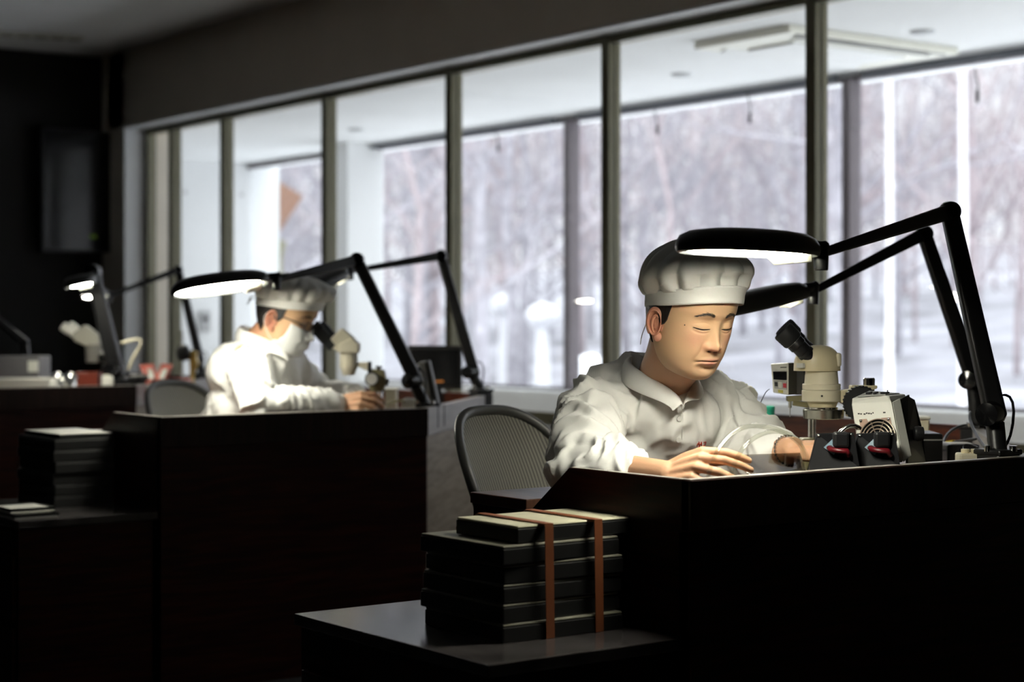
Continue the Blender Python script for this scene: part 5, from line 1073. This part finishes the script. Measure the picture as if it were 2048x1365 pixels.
# collar: stand and two turned-down flaps
n1 = JN['neck']
def collar(par, cen, bx, bf, tip_l, tip_r, front, rad=(.070, .074), back_up=.045, drop=.045, m='coat'):
    """ring round the neck from the front meeting point round the back, turned down outside"""
    for s, tip in ((-1, tip_l), (1, tip_r)):
        top, mid, low = [], [], []
        for k in range(10):
            u = k / 9; a = PI * (1 - u) ; ca, sa = math.cos(a), math.sin(a)          # a=pi at the back .. 0 front
            base = cen + bx * s * rad[0] * sa + bf * rad[1] * ca; up = back_up * (1 - u) ** .8
            w = u ** 2.2; t_ = (base + UP * up).lerp(front, w); out = (bx * s * sa + bf * ca)
            l_ = (base + out * .020 + UP * (up - drop)).lerp(tip, u ** 2.0); m_ = t_.lerp(l_, .35) + out * .012 * (1 - w * .7) + UP * .004
            top.append(t_ - out * .002); mid.append(m_); low.append(l_)
        cloth_patch('collar_flap', [[q - UP * .018 for q in top], top, mid, low], M[m], par, th=.003)
fr1 = P(1367, 808, 3.645)
collar(coat1, n1 + UP * .012 - JN['bf'] * .01, JN['bx'], JN['bf'], P(1343, 826, 3.63), P(1400, 800, 3.675), fr1, rad=(.076, .078), back_up=.055, drop=.05)
# placket, buttons, embroidery: laid on the coat by ray casting
def on_coat(coat, px, py, off=.002):
    o = Vector((0, 0, EYE)); d = (P(px, py, 1) - o).normalized(); dg = bpy.context.evaluated_depsgraph_get(); par = RM[coat]; inv = par.inverted()
    ok, loc, nrm, _ = coat.ray_cast(inv @ o, (inv.to_3x3() @ d))
    if not ok: return P(px, py, 3.7), -CF
    return par @ (loc + nrm * off), par.to_3x3() @ nrm
bpy.context.view_layer.update()
pts = [on_coat(coat1, x, y, .0012) for x, y in ((1366, 822), (1365, 840), (1364, 858), (1363, 876), (1362, 894), (1361, 912), (1360, 930))]
b = MB(); b.tube([p for p, n in pts], .0022, 6, flat=.5); obj('placket_edge', b, M['coat'], coat1, smooth='all', sub=1)
for x, y in ((1358, 838), (1356, 880), (1354, 922)):
    p, n = on_coat(coat1, x, y, .001); b = MB(); b.lathe([(.0055, 0), (.0055, .002), (.003, .0022)], p, n, seg=16); obj('button', b, mat('button_white', (.7, .7, .66), .3) if 'button_white' not in bpy.data.materials else bpy.data.materials['button_white'], coat1)
st = [((1389, 904), (1394, 898), (1398, 892)), ((1393, 893), (1395, 887), (1399, 890), (1403, 886)), ((1397, 884), (1399, 896)), ((1402, 884), (1403, 895)), ((1407, 885), (1411, 884), (1410, 890), (1406, 892)), ((1394, 900), (1402, 898), (1410, 895)), ((1399, 903), (1405, 900), (1408, 893)), ((1390, 899), (1396, 902))]
for sline in st:
    b = MB(); b.tube([on_coat(coat1, x, y, .0012)[0] for x, y in sline], .0011, 6); obj('red_embroidery', b, mat('red_thread', (.38, .03, .015), .6) if 'red_thread' not in bpy.data.materials else bpy.data.materials['red_thread'], coat1, smooth='all')
# bracelet on the left wrist
b = MB(); w_ = JN['elbL'].lerp(JN['wrL'], .93); ax_ = (JN['wrL'] - JN['elbL']).normalized(); x_ = ax_.cross(UP).normalized(); y_ = ax_.cross(x_)
for k in range(26): a = 2 * PI * k / 26; b.box(w_ + (x_ * math.cos(a) + y_ * math.sin(a)) * .0300, (.005, .005, .006))
obj('bracelet', b, M['chrome'], near, bev=.001)
# mask strap / cap string behind the ear
b = MB(); b.tube([Mh1 @ Vector(q) for q in ((-.074, .035, .0), (-.078, .040, -.035), (-.082, .044, -.065), (-.078, .046, -.085))], .0012, 6); obj('cap_string', b, M['hatcloth'], near, smooth='all', sub=1)
# fine detail: mole at the temple
b = MB(); q = surf1(-.060, -.006, .0004); b.ball(Mh1 @ q, .0013, nu=8, nv=6); obj('mole', b, M['lash'], near)
# ------------------------------------------------------------- the masked person
JM = joints(dict(shR=(498, 735, 5.60), shL=(572, 728, 5.92), elbR=(518, 812, 5.50), wrR=(672, 812, 5.64), elbL=(640, 795, 6.0), wrL=(722, 803, 5.86), neck=(530, 682, 5.72), chest=(520, 760, 5.76), pelvis=(480, 900, 5.85)), 70)
for k, s in (('R', -1), ('L', 1)):
    JM['hip' + k] = JM['pelvis'] + JM['bx'] * s * .09; JM['kn' + k] = JM['hip' + k] + JM['bf'] * .38; JM['an' + k] = Vector((*JM['kn' + k].xy, .08))
JM['pelvis'].z = .53
for k in 'RL': JM['hip' + k].z = .53; JM['kn' + k].z = .50
gR = P(740, 803, 5.62) - JM['wrR']; gL = P(750, 800, 5.74) - JM['wrL']
masked, Mh2, coat2, surf2 = person('masked person with glasses, white cap and coat, leaning to a microscope at the middle bench', P(574, 628, 5.70), 70, 22, 0, JM,
    dict(handR=(gR, UP * .55 - CF * .8, -1, ((30, 34, 20), (34, 36, 20), (38, 38, 22), (42, 40, 22)), .08, (.3, .6)), handL=(gL, UP * .8 + CF * .5, 1, ((30, 34, 20), (34, 36, 20), (38, 38, 22), (42, 40, 22)), .08, (.3, .6)),
         band=(.050, -.010, .036), puff=(.118, .128, .125, .132, .02, -.12), pleats=17, fold=.55, vox=.006, cuffR=.92, cuffL=.85,
         coat_balls=[(P(525, 760, 5.76), .17, .115, .14), (P(500, 830, 5.80), .18, .13, .16), (P(485, 880, 5.85), .18, .15, .15), (P(526, 712, 5.75), .105, .095, .07), (P(478, 745, 5.76), .13, .09, .10)],
         extra=[(P(540, 722, 5.70), .07), (P(502, 708, 5.72), .062)]))
collar(coat2, JM['neck'] + UP * .01, JM['bx'], JM['bf'], P(575, 727, 5.62), P(585, 722, 5.76), P(578, 716, 5.68), rad=(.076, .08), back_up=.045, drop=.05)
# face mask
M['mask'] = mat('mask_fabric', (.75, .76, .74), .8, bump=.1, bscale=80)
b = MB()
def mk(u, v):
    a = (u * 2 - 1); z = -.022 - .106 * v; z = z + .012 * abs(a) ** 2 * (1 if v < .5 else -.2); x = a * .066
    z2 = z * 1; p = surf2(max(-.0755, min(.0755, x)), max(z2, -.118), 0); w = math.sin(PI * min(1, max(0, (1 - abs(a)) * 1.1))) ** .5 if abs(a) < 1 else 0
    fold = .0012 * math.sin(v * 22) * (1 - abs(a)); y = p.y - .004 - (.012 * (1 - a * a) * math.sin(PI * min(1, v * .9 + .1)) + fold); 
    if v > .85: y += .02 * (v - .85) / .15
    return Mh2 @ Vector((x * .98, min(y, -.012 - .05 * (1 - abs(a))), z))
b.grid(mk, 40, 26); mask = obj('face_mask', b, M['mask'], masked, smooth='all', solid=.002)
for s in (-1, 1):
    b = MB(); b.tube([Mh2 @ Vector(q) for q in ((s * .064, -.045, -.030), (s * .074, -.015, -.004), (s * .080, .018, .008), (s * .086, .036, -.02), (s * .080, .020, -.052), (s * .073, -.01, -.082), (s * .060, -.04, -.100))], .0013, 6); obj('ear_loop', b, M['mask'], mask, smooth='all', sub=1)
# glasses
gl = MB()
for s in (-1, 1):
    gl.tube([Mh2 @ Vector((s * .033 + .023 * math.cos(a), -.101 + .10 * abs(s * .033 + .023 * math.cos(a)) ** 1.3, -.006 + .015 * math.sin(a))) for a in [2 * PI * k / 20 for k in range(21)]], .0013, 6)
    gl.tube([Mh2 @ Vector(q) for q in ((s * .057, -.094, .0), (s * .074, -.075, .002), (s * .080, -.02, .000), (s * .081, .012, -.002), (s * .080, .03, -.02))], .0019, 6)
gl.tube([Mh2 @ Vector(q) for q in ((-.010, -.103, -.002), (0, -.106, .0), (.010, -.103, -.002))], .0013, 6)
gs = obj('glasses', gl, M['black'], masked, smooth='all')
# cap strings at the nape, wrist strap
for i, q3 in enumerate(((( -.02, .100, .012), (-.035, .118, .02), (-.045, .125, .0), (-.035, .118, -.02)), ((-.02, .100, .012), (-.04, .122, .005), (-.03, .13, -.025)), ((-.02, .1, .012), (-.05, .112, .022), (-.055, .118, -.005), (-.03, .112, .0)))):
    b = MB(); b.tube([Mh2 @ Vector(q) for q in q3], .0018, 6); obj('cap_string', b, M['hatcloth'], masked, smooth='all', sub=1)
b = MB(); w_ = JM['elbR'].lerp(JM['wrR'], .99); ax_ = (JM['wrR'] - JM['elbR']).normalized(); x_ = ax_.cross(UP).normalized(); y_ = ax_.cross(x_)
b.tube([w_ + (x_ * math.cos(2 * PI * k / 24) + y_ * math.sin(2 * PI * k / 24)) * .031 for k in range(25)], .0035, 8, caps=False); obj('wrist_strap', b, M['black'], masked, smooth='all')
